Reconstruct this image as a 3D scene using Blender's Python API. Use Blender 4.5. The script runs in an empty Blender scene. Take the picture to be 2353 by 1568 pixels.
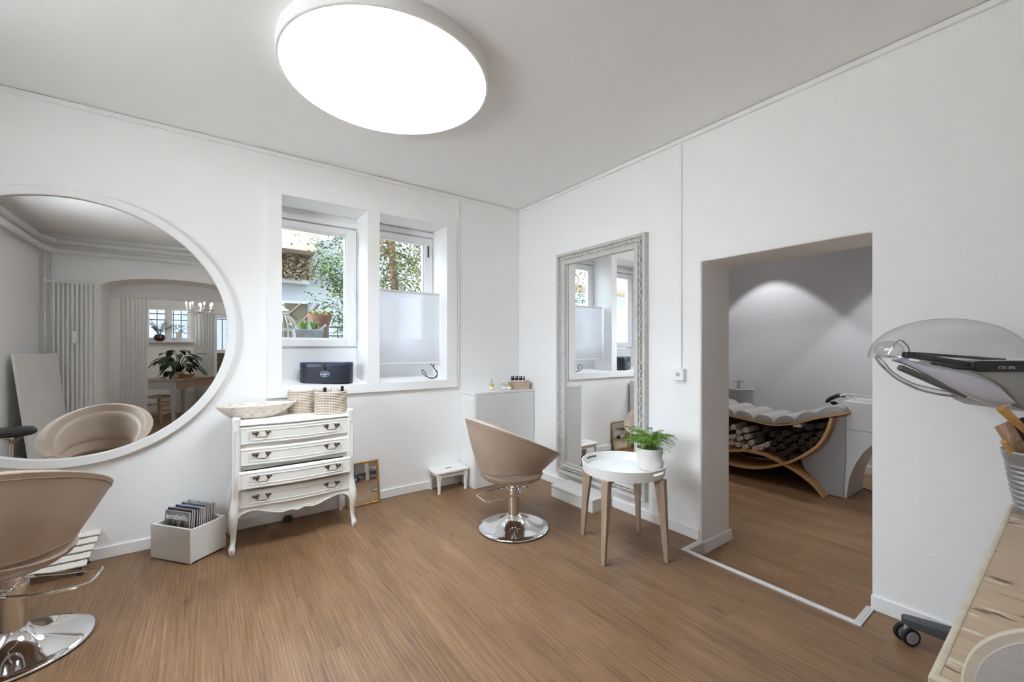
import bpy, bmesh, math, random
from mathutils import Vector, Matrix
R = math.radians
PI = math.pi
sin, cos = math.sin, math.cos
scene = bpy.context.scene
COL = scene.collection
rng = random.Random(7)

# ------------------------------------------------------------------ helpers
class MB:
    def __init__(self):
        self.v = []; self.f = []; self.m = []
    def add(self, vs, fs, m=0):
        o = len(self.v)
        self.v += [tuple(p) for p in vs]
        self.f += [tuple(i + o for i in f) for f in fs]
        self.m += [m] * len(fs)
        return self
    def box(self, x0, x1, y0, y1, z0, z1, m=0):
        vs = [(x, y, z) for x in (x0, x1) for y in (y0, y1) for z in (z0, z1)]
        fs = [(0, 1, 3, 2), (4, 6, 7, 5), (0, 4, 5, 1), (2, 3, 7, 6), (0, 2, 6, 4), (1, 5, 7, 3)]
        return self.add(vs, fs, m)
    def obox(self, c, ax, ay, az, m=0):
        c = Vector(c); ax = Vector(ax); ay = Vector(ay); az = Vector(az)
        vs = [c + ax * i + ay * j + az * k for i in (-1, 1) for j in (-1, 1) for k in (-1, 1)]
        fs = [(0, 1, 3, 2), (4, 6, 7, 5), (0, 4, 5, 1), (2, 3, 7, 6), (0, 2, 6, 4), (1, 5, 7, 3)]
        return self.add(vs, fs, m)
    def loft(self, rings, closed=True, caps=True, m=0, loop=False):
        n = len(rings[0]); vs = [p for r in rings for p in r]; fs = []
        k = len(rings)
        for i in range(k if loop else k - 1):
            a = i * n; b = ((i + 1) % k) * n
            for j in range(n if closed else n - 1):
                j2 = (j + 1) % n
                fs.append((a + j, a + j2, b + j2, b + j))
        if caps and closed and not loop:
            fs.append(tuple(range(n))[::-1]); fs.append(tuple((k - 1) * n + j for j in range(n)))
        return self.add(vs, fs, m)
    def prism(self, poly, axis, a0, a1, m=0):
        def P(p, a):
            if axis == 0: return (a, p[0], p[1])
            if axis == 1: return (p[0], a, p[1])
            return (p[0], p[1], a)
        return self.loft([[P(p, a0) for p in poly], [P(p, a1) for p in poly]], m=m)
    def lathe(self, prof, c=(0, 0, 0), n=32, sx=1, sy=1, m=0, caps=True, a0=0.0):
        rings = []
        for r, z in prof:
            rings.append([(c[0] + r * sx * cos(a0 + 2 * PI * i / n), c[1] + r * sy * sin(a0 + 2 * PI * i / n), c[2] + z) for i in range(n)])
        return self.loft(rings, caps=caps, m=m)
    def tube(self, path, r, n=10, closed=False, m=0, sq=None):
        P = [Vector(p) for p in path]; k = len(P)
        rr = r if isinstance(r, (list, tuple)) else [r] * k
        T = []
        for i in range(k):
            a = P[(i - 1) % k] if (closed or i > 0) else P[i]
            b = P[(i + 1) % k] if (closed or i < k - 1) else P[i]
            t = (b - a); T.append(t.normalized() if t.length > 1e-9 else Vector((0, 0, 1)))
        up = Vector((0, 0, 1)) if abs(T[0].z) < .9 else Vector((1, 0, 0))
        nrm = (up - T[0] * up.dot(T[0])).normalized()
        rings = []
        for i in range(k):
            nrm = nrm - T[i] * nrm.dot(T[i])
            nrm.normalize()
            bi = T[i].cross(nrm)
            s1, s2 = (sq if sq else (1, 1))
            rings.append([P[i] + (nrm * cos(2 * PI * j / n) * s1 + bi * sin(2 * PI * j / n) * s2) * rr[i] for j in range(n)])
        return self.loft(rings, caps=not closed, m=m, loop=closed)
    def sphere(self, c, rx, ry=None, rz=None, nu=16, nv=10, m=0):
        ry = rx if ry is None else ry; rz = rx if rz is None else rz
        pr = [(max(1e-4, sin(PI * i / nv)), -cos(PI * i / nv)) for i in range(nv + 1)]
        rings = [[(c[0] + r * rx * cos(2 * PI * j / nu), c[1] + r * ry * sin(2 * PI * j / nu), c[2] + z * rz) for j in range(nu)] for r, z in pr]
        return self.loft(rings, m=m)
    def xf(self, M):
        self.v = [tuple(M @ Vector(p)) for p in self.v]; return self
    def build(self, name, mats, parent=None, bevel=0, smooth=True, angle=35, segs=2, loc=None, rz=0, recalc=True):
        me = bpy.data.meshes.new(name)
        me.from_pydata(self.v, [], self.f)
        if not isinstance(mats, (list, tuple)): mats = [mats]
        for x in mats: me.materials.append(x)
        if len(mats) > 1:
            me.polygons.foreach_set('material_index', self.m)
        if recalc:
            bm = bmesh.new(); bm.from_mesh(me)
            bmesh.ops.recalc_face_normals(bm, faces=bm.faces[:])
            bm.to_mesh(me); bm.free()
        if smooth:
            me.polygons.foreach_set('use_smooth', [True] * len(me.polygons))
            me.set_sharp_from_angle(angle=R(angle))
        me.update()
        o = bpy.data.objects.new(name, me); COL.objects.link(o)
        if parent is not None: o.parent = parent
        if loc: o.location = loc
        if rz: o.rotation_euler[2] = rz
        if bevel:
            b = o.modifiers.new('bevel', 'BEVEL'); b.width = bevel; b.segments = segs
            b.limit_method = 'ANGLE'; b.angle_limit = R(40)
            b.harden_normals = False
        return o

def tag(o, label, cat, group=None, kind=None):
    if label: o['label'] = label
    if cat: o['category'] = cat
    if group: o['group'] = group
    if kind: o['kind'] = kind
    return o
def thing(name, label, cat, loc=(0, 0, 0), rz=0, group=None, kind=None):
    o = bpy.data.objects.new(name, None); COL.objects.link(o)
    o.empty_display_size = .05
    o.location = loc; o.rotation_euler = (0, 0, rz)
    return tag(o, label, cat, group, kind)
def struct(o, label=None):
    o['kind'] = 'structure'
    if label: o['label'] = label
    return o
def dup(root, loc=None, rz=None, label=None, group=None):
    r = root.copy(); COL.objects.link(r)
    if loc is not None: r.location = loc
    if rz is not None: r.rotation_euler = (0, 0, rz)
    if label: r['label'] = label
    if group: r['group'] = group
    for ch in list(root.children):
        c = ch.copy(); COL.objects.link(c); c.parent = r
        for g in list(ch.children):
            d = g.copy(); COL.objects.link(d); d.parent = c
    return r
def text_mesh(name, s, size, mat, parent, M, extrude=.0004, align='LEFT', bold=0.0):
    cu = bpy.data.curves.new(name, 'FONT'); cu.body = s; cu.size = size; cu.extrude = extrude
    cu.align_x = align; cu.offset = bold
    t = bpy.data.objects.new(name + '_tmp', cu); COL.objects.link(t)
    dg = bpy.context.evaluated_depsgraph_get(); dg.update()
    me = bpy.data.meshes.new_from_object(t.evaluated_get(dg))
    bpy.data.objects.remove(t, do_unlink=True)
    me.transform(M)
    me.materials.clear(); me.materials.append(mat)
    o = bpy.data.objects.new(name, me); COL.objects.link(o)
    o.parent = parent
    return o
def catmull(pts, n=8, closed=False):
    P = [Vector(p) for p in pts]; out = []; k = len(P)
    for i in range(k if closed else k - 1):
        p0 = P[(i - 1) % k] if (closed or i > 0) else P[i] * 2 - P[i + 1]
        p1 = P[i]; p2 = P[(i + 1) % k]
        p3 = P[(i + 2) % k] if (closed or i + 2 < k) else P[i + 1] * 2 - P[i]
        for j in range(n):
            t = j / n
            out.append(.5 * ((2 * p1) + (p2 - p0) * t + (2 * p0 - 5 * p1 + 4 * p2 - p3) * t * t + (3 * p1 - p0 - 3 * p2 + p3) * t ** 3))
    if not closed: out.append(P[-1])
    return out
def sup(a, e):
    return math.copysign(abs(a) ** e, a)

# ------------------------------------------------------------------ materials
def mat(name, col, rough=.5, metal=0, spec=.5, noise=0, nscale=20, bump=0, bscale=200, coat=0, col2=None, stretch=None, trans=0, emit=None, estr=0, alpha=1, thresh=None, sheen=0):
    m = bpy.data.materials.new(name); m.use_nodes = True
    nt = m.node_tree; b = nt.nodes['Principled BSDF']
    b.inputs['Base Color'].default_value = (*col, 1)
    b.inputs['Roughness'].default_value = rough
    b.inputs['Metallic'].default_value = metal
    b.inputs['Specular IOR Level'].default_value = spec
    if coat: b.inputs['Coat Weight'].default_value = coat
    if trans: b.inputs['Transmission Weight'].default_value = trans
    if sheen: b.inputs['Sheen Weight'].default_value = sheen
    if emit: b.inputs['Emission Color'].default_value = (*emit, 1); b.inputs['Emission Strength'].default_value = estr
    if alpha < 1: b.inputs['Alpha'].default_value = alpha
    tc = nt.nodes.new('ShaderNodeTexCoord'); mp = nt.nodes.new('ShaderNodeMapping')
    nt.links.new(tc.outputs['Object'], mp.inputs[0])
    if stretch: mp.inputs['Scale'].default_value = stretch
    if noise or col2:
        n = nt.nodes.new('ShaderNodeTexNoise'); n.inputs['Scale'].default_value = nscale; n.inputs['Detail'].default_value = 6
        nt.links.new(mp.outputs[0], n.inputs['Vector'])
        cr = nt.nodes.new('ShaderNodeValToRGB')
        c2 = col2 if col2 else tuple(max(0, c * (1 - noise)) for c in col)
        lo, hi = thresh if thresh else (.35, .65)
        cr.color_ramp.elements[0].position = lo; cr.color_ramp.elements[1].position = hi
        cr.color_ramp.elements[0].color = (*c2, 1); cr.color_ramp.elements[1].color = (*col, 1)
        nt.links.new(n.outputs['Fac'], cr.inputs[0]); nt.links.new(cr.outputs[0], b.inputs['Base Color'])
    if bump:
        n2 = nt.nodes.new('ShaderNodeTexNoise'); n2.inputs['Scale'].default_value = bscale; n2.inputs['Detail'].default_value = 4
        nt.links.new(mp.outputs[0], n2.inputs['Vector'])
        bp = nt.nodes.new('ShaderNodeBump'); bp.inputs['Strength'].default_value = bump; bp.inputs['Distance'].default_value = .004
        nt.links.new(n2.outputs['Fac'], bp.inputs['Height']); nt.links.new(bp.outputs[0], b.inputs['Normal'])
    return m

def thin_clear(name, tint=(1, 1, 1), fac=.06, edge=.5, rough=.02, edgecol=None):
    """thin clear sheet: mostly see-through, more reflective and darker at grazing angles"""
    m = bpy.data.materials.new(name); m.use_nodes = True
    nt = m.node_tree; nt.nodes.clear()
    out = nt.nodes.new('ShaderNodeOutputMaterial')
    tr = nt.nodes.new('ShaderNodeBsdfTransparent'); tr.inputs[0].default_value = (*tint, 1)
    gl = nt.nodes.new('ShaderNodeBsdfGlossy'); gl.inputs['Roughness'].default_value = rough
    lw = nt.nodes.new('ShaderNodeLayerWeight'); lw.inputs['Blend'].default_value = .25
    mr = nt.nodes.new('ShaderNodeMapRange'); mr.inputs['To Min'].default_value = fac; mr.inputs['To Max'].default_value = edge
    nt.links.new(lw.outputs['Facing'], mr.inputs['Value'])
    mx = nt.nodes.new('ShaderNodeMixShader')
    nt.links.new(mr.outputs[0], mx.inputs[0]); nt.links.new(tr.outputs[0], mx.inputs[1]); nt.links.new(gl.outputs[0], mx.inputs[2])
    if edgecol:
        mc = nt.nodes.new('ShaderNodeMix'); mc.data_type = 'RGBA'
        mc.inputs[6].default_value = (*tint, 1); mc.inputs[7].default_value = (*edgecol, 1)
        pw = nt.nodes.new('ShaderNodeMath'); pw.operation = 'POWER'; pw.inputs[1].default_value = 3
        nt.links.new(lw.outputs['Facing'], pw.inputs[0]); nt.links.new(pw.outputs[0], mc.inputs[0])
        nt.links.new(mc.outputs[2], tr.inputs[0])
    nt.links.new(mx.outputs[0], out.inputs[0])
    return m

def sheer(name, col, transl=.5, see=.1):
    m = bpy.data.materials.new(name); m.use_nodes = True
    nt = m.node_tree; nt.nodes.clear()
    out = nt.nodes.new('ShaderNodeOutputMaterial')
    d = nt.nodes.new('ShaderNodeBsdfDiffuse'); d.inputs[0].default_value = (*col, 1)
    t = nt.nodes.new('ShaderNodeBsdfTranslucent'); t.inputs[0].default_value = (*col, 1)
    tr = nt.nodes.new('ShaderNodeBsdfTransparent')
    a = nt.nodes.new('ShaderNodeMixShader'); a.inputs[0].default_value = transl
    b = nt.nodes.new('ShaderNodeMixShader'); b.inputs[0].default_value = see
    nt.links.new(d.outputs[0], a.inputs[1]); nt.links.new(t.outputs[0], a.inputs[2])
    nt.links.new(a.outputs[0], b.inputs[1]); nt.links.new(tr.outputs[0], b.inputs[2])
    nt.links.new(b.outputs[0], out.inputs[0])
    return m

def floor_mat(name, tone=1.0):
    m = bpy.data.materials.new(name); m.use_nodes = True
    nt = m.node_tree; L = nt.links; N = nt.nodes.new
    b = nt.nodes['Principled BSDF']
    g = N('ShaderNodeNewGeometry'); sep = N('ShaderNodeSeparateXYZ'); L.new(g.outputs['Position'], sep.inputs[0])
    def M(op, a, bb=None, c=None):
        n = N('ShaderNodeMath'); n.operation = op
        for i, x in enumerate((a, bb, c)):
            if x is None: continue
            if isinstance(x, (int, float)): n.inputs[i].default_value = x
            else: L.new(x, n.inputs[i])
        return n.outputs[0]
    PW, PL = .228, 1.32
    xs = M('DIVIDE', M('SUBTRACT', sep.outputs[0], .159), PW)
    ix = M('FLOOR', xs); fx = M('FRACT', xs)
    w1 = N('ShaderNodeTexWhiteNoise'); w1.noise_dimensions = '1D'; L.new(ix, w1.inputs['W'])
    # the plank column at x 2.21..2.44 has its end joint at y = .517
    ys = M('ADD', M('DIVIDE', M('SUBTRACT', sep.outputs[1], .517), PL), M('MULTIPLY', M('SUBTRACT', ix, 9), .381))
    iy = M('FLOOR', ys); fy = M('FRACT', ys)
    cmb = N('ShaderNodeCombineXYZ'); L.new(ix, cmb.inputs[0]); L.new(iy, cmb.inputs[1])
    w2 = N('ShaderNodeTexWhiteNoise'); w2.noise_dimensions = '2D'; L.new(cmb.outputs[0], w2.inputs['Vector'])
    off = M('MULTIPLY', w2.outputs['Value'], 37.0)
    def vec(sx, sy):
        c = N('ShaderNodeCombineXYZ')
        L.new(M('MULTIPLY', sep.outputs[0], sx), c.inputs[0]); L.new(M('MULTIPLY', sep.outputs[1], sy), c.inputs[1]); L.new(off, c.inputs[2])
        return c.outputs[0]
    def noise(v, sc, det=4, rough=.6, dist=0):
        n = N('ShaderNodeTexNoise'); n.inputs['Scale'].default_value = sc; n.inputs['Detail'].default_value = det
        n.inputs['Roughness'].default_value = rough; n.inputs['Distortion'].default_value = dist
        L.new(v, n.inputs['Vector']); return n.outputs['Fac']
    warp = noise(vec(2.3, .30), 1, 3, .5, .2)
    warp2 = noise(vec(14, 3.0), 1, 2, .5)
    ph = M('ADD', M('MULTIPLY', sep.outputs[0], 62), M('ADD', M('MULTIPLY', warp, 15), M('MULTIPLY', warp2, .45)))
    rg = M('FRACT', ph)
    rg = M('ABSOLUTE', M('SUBTRACT', M('MULTIPLY', rg, 2), 1))           # 0..1 triangle: growth rings
    def smooth(v, a, b_, lo, hi):
        n = N('ShaderNodeMapRange'); n.interpolation_type = 'SMOOTHSTEP'
        n.inputs['From Min'].default_value = a; n.inputs['From Max'].default_value = b_; n.inputs['To Min'].default_value = lo; n.inputs['To Max'].default_value = hi
        L.new(v, n.inputs['Value']); return n.outputs[0]
    fine = noise(vec(150, 2.6), 1, 4, .7)
    pore = noise(vec(260, 9), 1, 3, .6)
    mott = noise(vec(7, 1.3), 1, 4, .6)
    patch = noise(vec(10, 2.2), 1, 2, .5)
    ring = M('MULTIPLY', smooth(rg, .0, .34, 1, 0), smooth(patch, .42, .62, .0, 1))      # dark ring lines here and there
    light = M('MULTIPLY', smooth(rg, .66, 1.0, 0, 1), smooth(patch, .38, .60, 1, .15))   # pale limed streaks
    light = M('MULTIPLY', light, smooth(fine, .38, .60, .1, 1))
    v = M('ADD', M('MULTIPLY', fine, .42), M('MULTIPLY', mott, .22))
    v = M('ADD', v, M('MULTIPLY', light, .10)); v = M('SUBTRACT', v, M('MULTIPLY', ring, .085))
    v = M('ADD', v, M('MULTIPLY', M('SUBTRACT', w2.outputs['Value'], .5), .035))
    cr = N('ShaderNodeValToRGB'); L.new(v, cr.inputs[0])
    e = cr.color_ramp.elements
    e[0].position = .14; e[0].color = (.105 * tone, .056 * tone, .028 * tone, 1)
    e[1].position = .60; e[1].color = (.56 * tone, .375 * tone, .218 * tone, 1)
    k = cr.color_ramp.elements.new(.335); k.color = (.295 * tone, .168 * tone, .084 * tone, 1)
    pr = N('ShaderNodeMapRange'); pr.inputs['From Min'].default_value = .32; pr.inputs['From Max'].default_value = .44
    pr.inputs['To Min'].default_value = .74; pr.inputs['To Max'].default_value = 1
    L.new(pore, pr.inputs['Value'])
    vor = N('ShaderNodeTexVoronoi'); vor.inputs['Scale'].default_value = 1; L.new(vec(5.0, 2.1), vor.inputs['Vector'])
    kn = N('ShaderNodeMapRange'); kn.inputs['From Min'].default_value = .02; kn.inputs['From Max'].default_value = .12
    kn.inputs['To Min'].default_value = .62; kn.inputs['To Max'].default_value = 1; L.new(vor.outputs['Distance'], kn.inputs['Value'])
    # seams
    ex = M('MULTIPLY', M('MINIMUM', fx, M('SUBTRACT', 1, fx)), PW)
    ey = M('MULTIPLY', M('MINIMUM', fy, M('SUBTRACT', 1, fy)), PL)
    se = M('MINIMUM', ex, ey)
    sm = N('ShaderNodeMapRange'); sm.inputs['From Min'].default_value = .0003; sm.inputs['From Max'].default_value = .0012
    sm.inputs['To Min'].default_value = .68; sm.inputs['To Max'].default_value = 1; L.new(se, sm.inputs['Value'])
    f = M('MULTIPLY', M('MULTIPLY', pr.outputs[0], kn.outputs[0]), sm.outputs[0])
    mx = N('ShaderNodeMix'); mx.data_type = 'RGBA'; mx.blend_type = 'MULTIPLY'; mx.inputs[0].default_value = 1
    L.new(cr.outputs[0], mx.inputs[6])
    cc = N('ShaderNodeCombineColor')
    for i in range(3): L.new(f, cc.inputs[i])
    L.new(cc.outputs[0], mx.inputs[7])
    L.new(mx.outputs[2], b.inputs['Base Color'])
    b.inputs['Roughness'].default_value = .42; b.inputs['Specular IOR Level'].default_value = .4
    bp = N('ShaderNodeBump'); bp.inputs['Strength'].default_value = .25; bp.inputs['Distance'].default_value = .002
    L.new(M('MULTIPLY', M('ADD', fine, pore), sm.outputs[0]), bp.inputs['Height']); L.new(bp.outputs[0], b.inputs['Normal'])
    return m

def wood(name, c1, c2, axis=2, rough=.5, scale=1.0, bump=.1):
    """fine straight grain along a local axis"""
    st = [60 * scale, 60 * scale, 60 * scale]; st[axis] = 3 * scale
    return mat(name, c1, rough, col2=c2, nscale=1, stretch=tuple(st), bump=bump, bscale=1, thresh=(.3, .7))

def chipped(name, c1, c2, amt=.36, scale=28, stretch=None, rough=.6):
    """painted wood with small worn patches"""
    return mat(name, c1, rough, col2=c2, nscale=scale, thresh=(amt - .03, amt + .03), stretch=stretch, bump=.15, bscale=90)

def seagrass():
    m = bpy.data.materials.new('seagrass'); m.use_nodes = True
    nt = m.node_tree; L = nt.links; b = nt.nodes['Principled BSDF']
    tc = nt.nodes.new('ShaderNodeTexCoord'); sep = nt.nodes.new('ShaderNodeSeparateXYZ'); L.new(tc.outputs['Object'], sep.inputs[0])
    def M(op, a, bb=None):
        n = nt.nodes.new('ShaderNodeMath'); n.operation = op
        for i, x in enumerate((a, bb)):
            if x is None: continue
            if isinstance(x, (int, float)): n.inputs[i].default_value = x
            else: L.new(x, n.inputs[i])
        return n.outputs[0]
    ang = M('ARCTAN2', sep.outputs[1], sep.outputs[0])
    a = M('FRACT', M('MULTIPLY', ang, 64 / (2 * PI)))
    z = M('FRACT', M('MULTIPLY', sep.outputs[2], 1 / .0115))
    da = M('ABSOLUTE', M('SUBTRACT', a, .5)); dz = M('ABSOLUTE', M('SUBTRACT', z, .5))
    hole = M('MULTIPLY', M('LESS_THAN', da, .26), M('GREATER_THAN', dz, .25))
    mx = nt.nodes.new('ShaderNodeMix'); mx.data_type = 'RGBA'
    mx.inputs[6].default_value = (.72, .63, .53, 1); mx.inputs[7].default_value = (.16, .11, .075, 1)
    L.new(hole, mx.inputs[0]); L.new(mx.outputs[2], b.inputs['Base Color'])
    b.inputs['Roughness'].default_value = .8
    return m

WALL = mat('wall_paint', (.90, .90, .90), .85, spec=.2, bump=.28, bscale=130)
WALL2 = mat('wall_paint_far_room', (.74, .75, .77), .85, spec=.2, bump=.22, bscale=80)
CEIL = mat('ceiling_paint', (.92, .92, .92), .9, spec=.1, bump=.1, bscale=150)
TRIM = mat('white_trim', (.88, .88, .88), .45)
PVC = mat('white_pvc', (.85, .86, .87), .3)
FLOOR = floor_mat('oak_floor', .80)
FLOORB = floor_mat('oak_floor_far_room', 1.0)
PANE = thin_clear('window_glass', (.98, .99, 1), .04, .35)
MIRROR = mat('mirror_silver', (.90, .91, .91), .0, 1)
CHROME = mat('chrome', (.80, .80, .81), .06, 1)
STEEL = mat('brushed_steel', (.62, .62, .63), .28, 1)
BLACKP = mat('black_plastic', (.02, .02, .022), .35)
DARKG = mat('dark_grey_plastic', (.065, .068, .078), .4)
GREYP = mat('grey_plastic', (.36, .36, .35), .35)
LEATHER = mat('taupe_leather', (.475, .375, .295), .42, spec=.45, bump=.12, bscale=380, noise=.06, nscale=6)
SEAM = mat('leather_seam', (.30, .225, .165), .6)
WHITEW = chipped('white_painted_wood', (.79, .775, .745), (.60, .54, .48), .335, 60)
DRESSER = chipped('antique_white_paint', (.80, .79, .755), (.60, .54, .47), .30, 45, (1, 1, 5))
INSHADE = mat('inside_shade', (.03, .022, .018), .8)  # near-black puts the shade of drawer and slot into the colour
BRASS = mat('aged_brass', (.17, .085, .045), .38, .85, noise=.6, nscale=90)
GOLD = mat('gold_frame', (.70, .46, .17), .34, .75, noise=.25, nscale=40)
RUBBER = mat('black_rubber', (.012, .012, .014), .6)

# ------------------------------------------------------------------ camera
H = 1.3
cam = bpy.data.cameras.new('camera'); co = bpy.data.objects.new('camera', cam); COL.objects.link(co)
co.location = (0, 0, H); co.rotation_euler = (R(90), 0, R(-35.97))
cam.sensor_width = 36; cam.sensor_fit = 'HORIZONTAL'; cam.lens = 955 / 2353 * 36
cam.shift_y = 16 / 2353; cam.clip_start = .02; cam.clip_end = 100
scene.camera = co

# ------------------------------------------------------------------ room shell
XB, YA, ZC = 2.672, 3.559, 2.769
XL, YB = -1.75, -.70
XD = 3.049                 # far face of the doorway wall
Z2 = -.08                  # floor of the washing room, one low step down
X2 = 5.81
DY0, DY1 = .625, 1.515     # doorway

f = MB()
f.box(XL - .2, 2.455, -3.8, YA + .4, -.14, 0)
f.box(2.455, XD, DY1 + .007, YA + .4, -.14, 0)
f.box(2.455, XD, -3.8, DY0 - .01, -.14, 0)
struct(f.build('floor', FLOOR), 'brown oak plank floor of the salon')
f = MB(); f.box(2.455, XD, DY0 - .01, DY1 + .007, -.2, Z2); f.box(XD, X2 + .2, -1.2, YA + .4, -.2, Z2)
struct(f.build('floor', FLOORB), 'darker oak plank floor of the washing room, one step down')
struct(MB().box(XL - .2, X2 + .2, -1.3, YA + .4, ZC, ZC + .12).build('ceiling', CEIL), 'flat white ceiling of the salon')
struct(MB().box(XL - .2, 2.9, -3.8, -1.3, 2.40, 2.5).build('ceiling', CEIL), 'lower white ceiling of the room behind the arch')

# window wall with two niches
YW = 3.965
N1 = (.36, 1.069); N2 = (1.172, 1.81); NZ0, NZ1 = 1.0, 2.456
w = MB()
w.box(XL - .2, N1[0], YA, YW, -.2, ZC)
w.box(N1[0], N2[1], YA, YW, -.2, NZ0)
w.box(N1[0], N2[1], YA, YW, NZ1, ZC)
w.box(N1[1], N2[0], YA, YW, NZ0, NZ1)
w.box(N2[1], X2 + .2, YA, YW, -.2, ZC)
struct(w.build('wall_far', WALL, smooth=False), 'white plaster wall with the window niches and the round mirror')
# doorway wall
w = MB().prism([(-1.3, -.2), (DY0, -.2), (DY0, 1.88), (DY1, 1.88), (DY1, -.2), (YA, -.2), (YA, ZC), (-1.3, ZC)], 0, XB, XD)
struct(w.build('wall_right', WALL, bevel=.012, segs=3), 'white plaster wall with the open doorway and the tall framed mirror')
# left wall with a window hole
w = MB()
WL = (.83, 2.30, 1.25, 2.36)  # unseen end widened to let in more daylight
w.box(XL - .3, XL, WL[1], YW, -.2, ZC); w.box(XL - .3, XL, -3.8, WL[0], -.2, ZC)
w.box(XL - .3, XL, WL[0], WL[1], -.2, WL[2]); w.box(XL - .3, XL, WL[0], WL[1], WL[3], ZC)
struct(w.build('wall_left', WALL, smooth=False), 'white side wall with a window, seen in the round mirror')
# back wall with the flat arch
arc = [(-.40 + .80 * cos(PI - PI * i / 24), 2.12 + .17 * sin(PI * i / 24)) for i in range(25)]
poly = [(XL - .1, -.1), (-1.20, -.1)] + arc + [(.40, -.1), (XB + .1, -.1), (XB + .1, ZC + .02), (XL - .1, ZC + .02)]
w = MB().prism(poly, 1, -1.30, YB)
struct(w.build('wall_back', WALL), 'white wall with a flat arched opening, seen in the round mirror')
struct(MB().box(-1.30, .5, -1.36, -1.30, 2.06, 2.42).build('trim_9', TRIM), 'white lintel board above the curtains behind the arch')
# room behind the arch
w = MB(); WY = -3.6
W5 = (-1.06, -.30, 1.42, 2.14); W6 = (.03, .62, .62, 2.02)
w.box(XL - .1, W5[0], WY - .3, WY, -.2, 2.45); w.box(W5[0], W5[1], WY - .3, WY, -.2, W5[2]); w.box(W5[0], W5[1], WY - .3, WY, W5[3], 2.45)
w.box(W5[1], W6[0], WY - .3, WY, -.2, 2.45); w.box(W6[0], W6[1], WY - .3, WY, -.2, W6[2]); w.box(W6[0], W6[1], WY - .3, WY, W6[3], 2.45)
w.box(W6[1], 2.9, WY - .3, WY, -.2, 2.45)
struct(w.build('wall_rear', WALL, smooth=False), 'white wall with barred windows at the end of the back room')
struct(MB().box(2.3, 2.5, WY, -1.3, -.2, 2.45).build('wall_side', WALL), 'white side wall of the back room')
# washing room walls
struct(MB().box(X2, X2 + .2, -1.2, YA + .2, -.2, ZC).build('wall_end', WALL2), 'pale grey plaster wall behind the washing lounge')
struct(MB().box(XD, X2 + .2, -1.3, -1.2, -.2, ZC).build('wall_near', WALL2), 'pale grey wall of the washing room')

# cornice strips and cable ducts
t = MB()
t.box(XL, XB, YA - .018, YA, ZC - .034, ZC - .004)
struct(t.build('trim_1', TRIM, bevel=.003), 'thin white strip along the ceiling above the windows')
t = MB().box(XB - .018, XB, YB, YA - .018, ZC - .034, ZC - .004)
struct(t.build('trim_2', TRIM, bevel=.003), 'thin white strip along the ceiling above the doorway')
t = MB().box(1.922, 1.944, YA - .016, YA, .914, ZC - .006)
struct(t.build('trim_3', TRIM, bevel=.003), 'thin white vertical duct beside the window casing')
# baseboards
def baseb(name, x0, x1, y0, y1, z0=0, h=.072, lab=None):
    o = MB().box(x0, x1, y0, y1, z0, z0 + h).build(name, TRIM, bevel=.003)
    struct(o, lab)
baseb('baseboard_far', XL, 1.95, YA - .013, YA, lab='white baseboard under the windows')
baseb('baseboard_right', XB - .013, XB, DY1 + .01, 3.28, lab='white baseboard under the tall framed mirror')
baseb('baseboard_near', XB - .013, XB, -.6, DY0, lab='white baseboard beside the caster stand')
baseb('baseboard_left', XL, XL + .013, YB, YA - .02)
baseb('baseboard_back', XL + .02, -1.2, YB, YB + .013)
o = MB()
o.obox((2.86, 1.4985, Z2 + .037), (.186, 0, 0), (0, .0065, 0), (0, .004, .0365))
struct(o.build('baseboard_jamb', TRIM, bevel=.003), 'loose white baseboard piece at the foot of the doorway jamb')
baseb('baseboard_end', X2 - .015, X2, -1.2, YA, Z2, .09, lab='grey baseboard behind the washing lounge')
# step edge profile round the notch in the doorway
tr = MB()
ox0, oy0, oy1 = 2.452, .612, 1.527
for a, b_, z in ((0, .0095, .006), (.0095, .019, .0075), (.019, .032, .005)):
    tr.prism([(ox0 + a, oy0 + a), (ox0 + b_, oy0 + b_), (ox0 + b_, oy1 - b_), (ox0 + a, oy1 - a)], 2, -.02, z)
    tr.prism([(ox0 + a, oy1 - a), (ox0 + b_, oy1 - b_), (XB - .001, oy1 - b_), (XB - .001, oy1 - a)], 2, -.02, z)
    tr.prism([(ox0 + a, oy0 + a), (ox0 + b_, oy0 + b_), (XB - .001, oy0 + b_), (XB - .001, oy0 + a)], 2, -.02, z)
ALU = mat('silver_step_edge', (.78, .78, .79), .32, .35)
tr.box(ox0 + .03, XB - .001, oy1 - .034, oy1 - .032, Z2, 0)
struct(tr.build('trim_4', ALU, smooth=False), 'silver step edging round the doorway floor notch')

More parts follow.
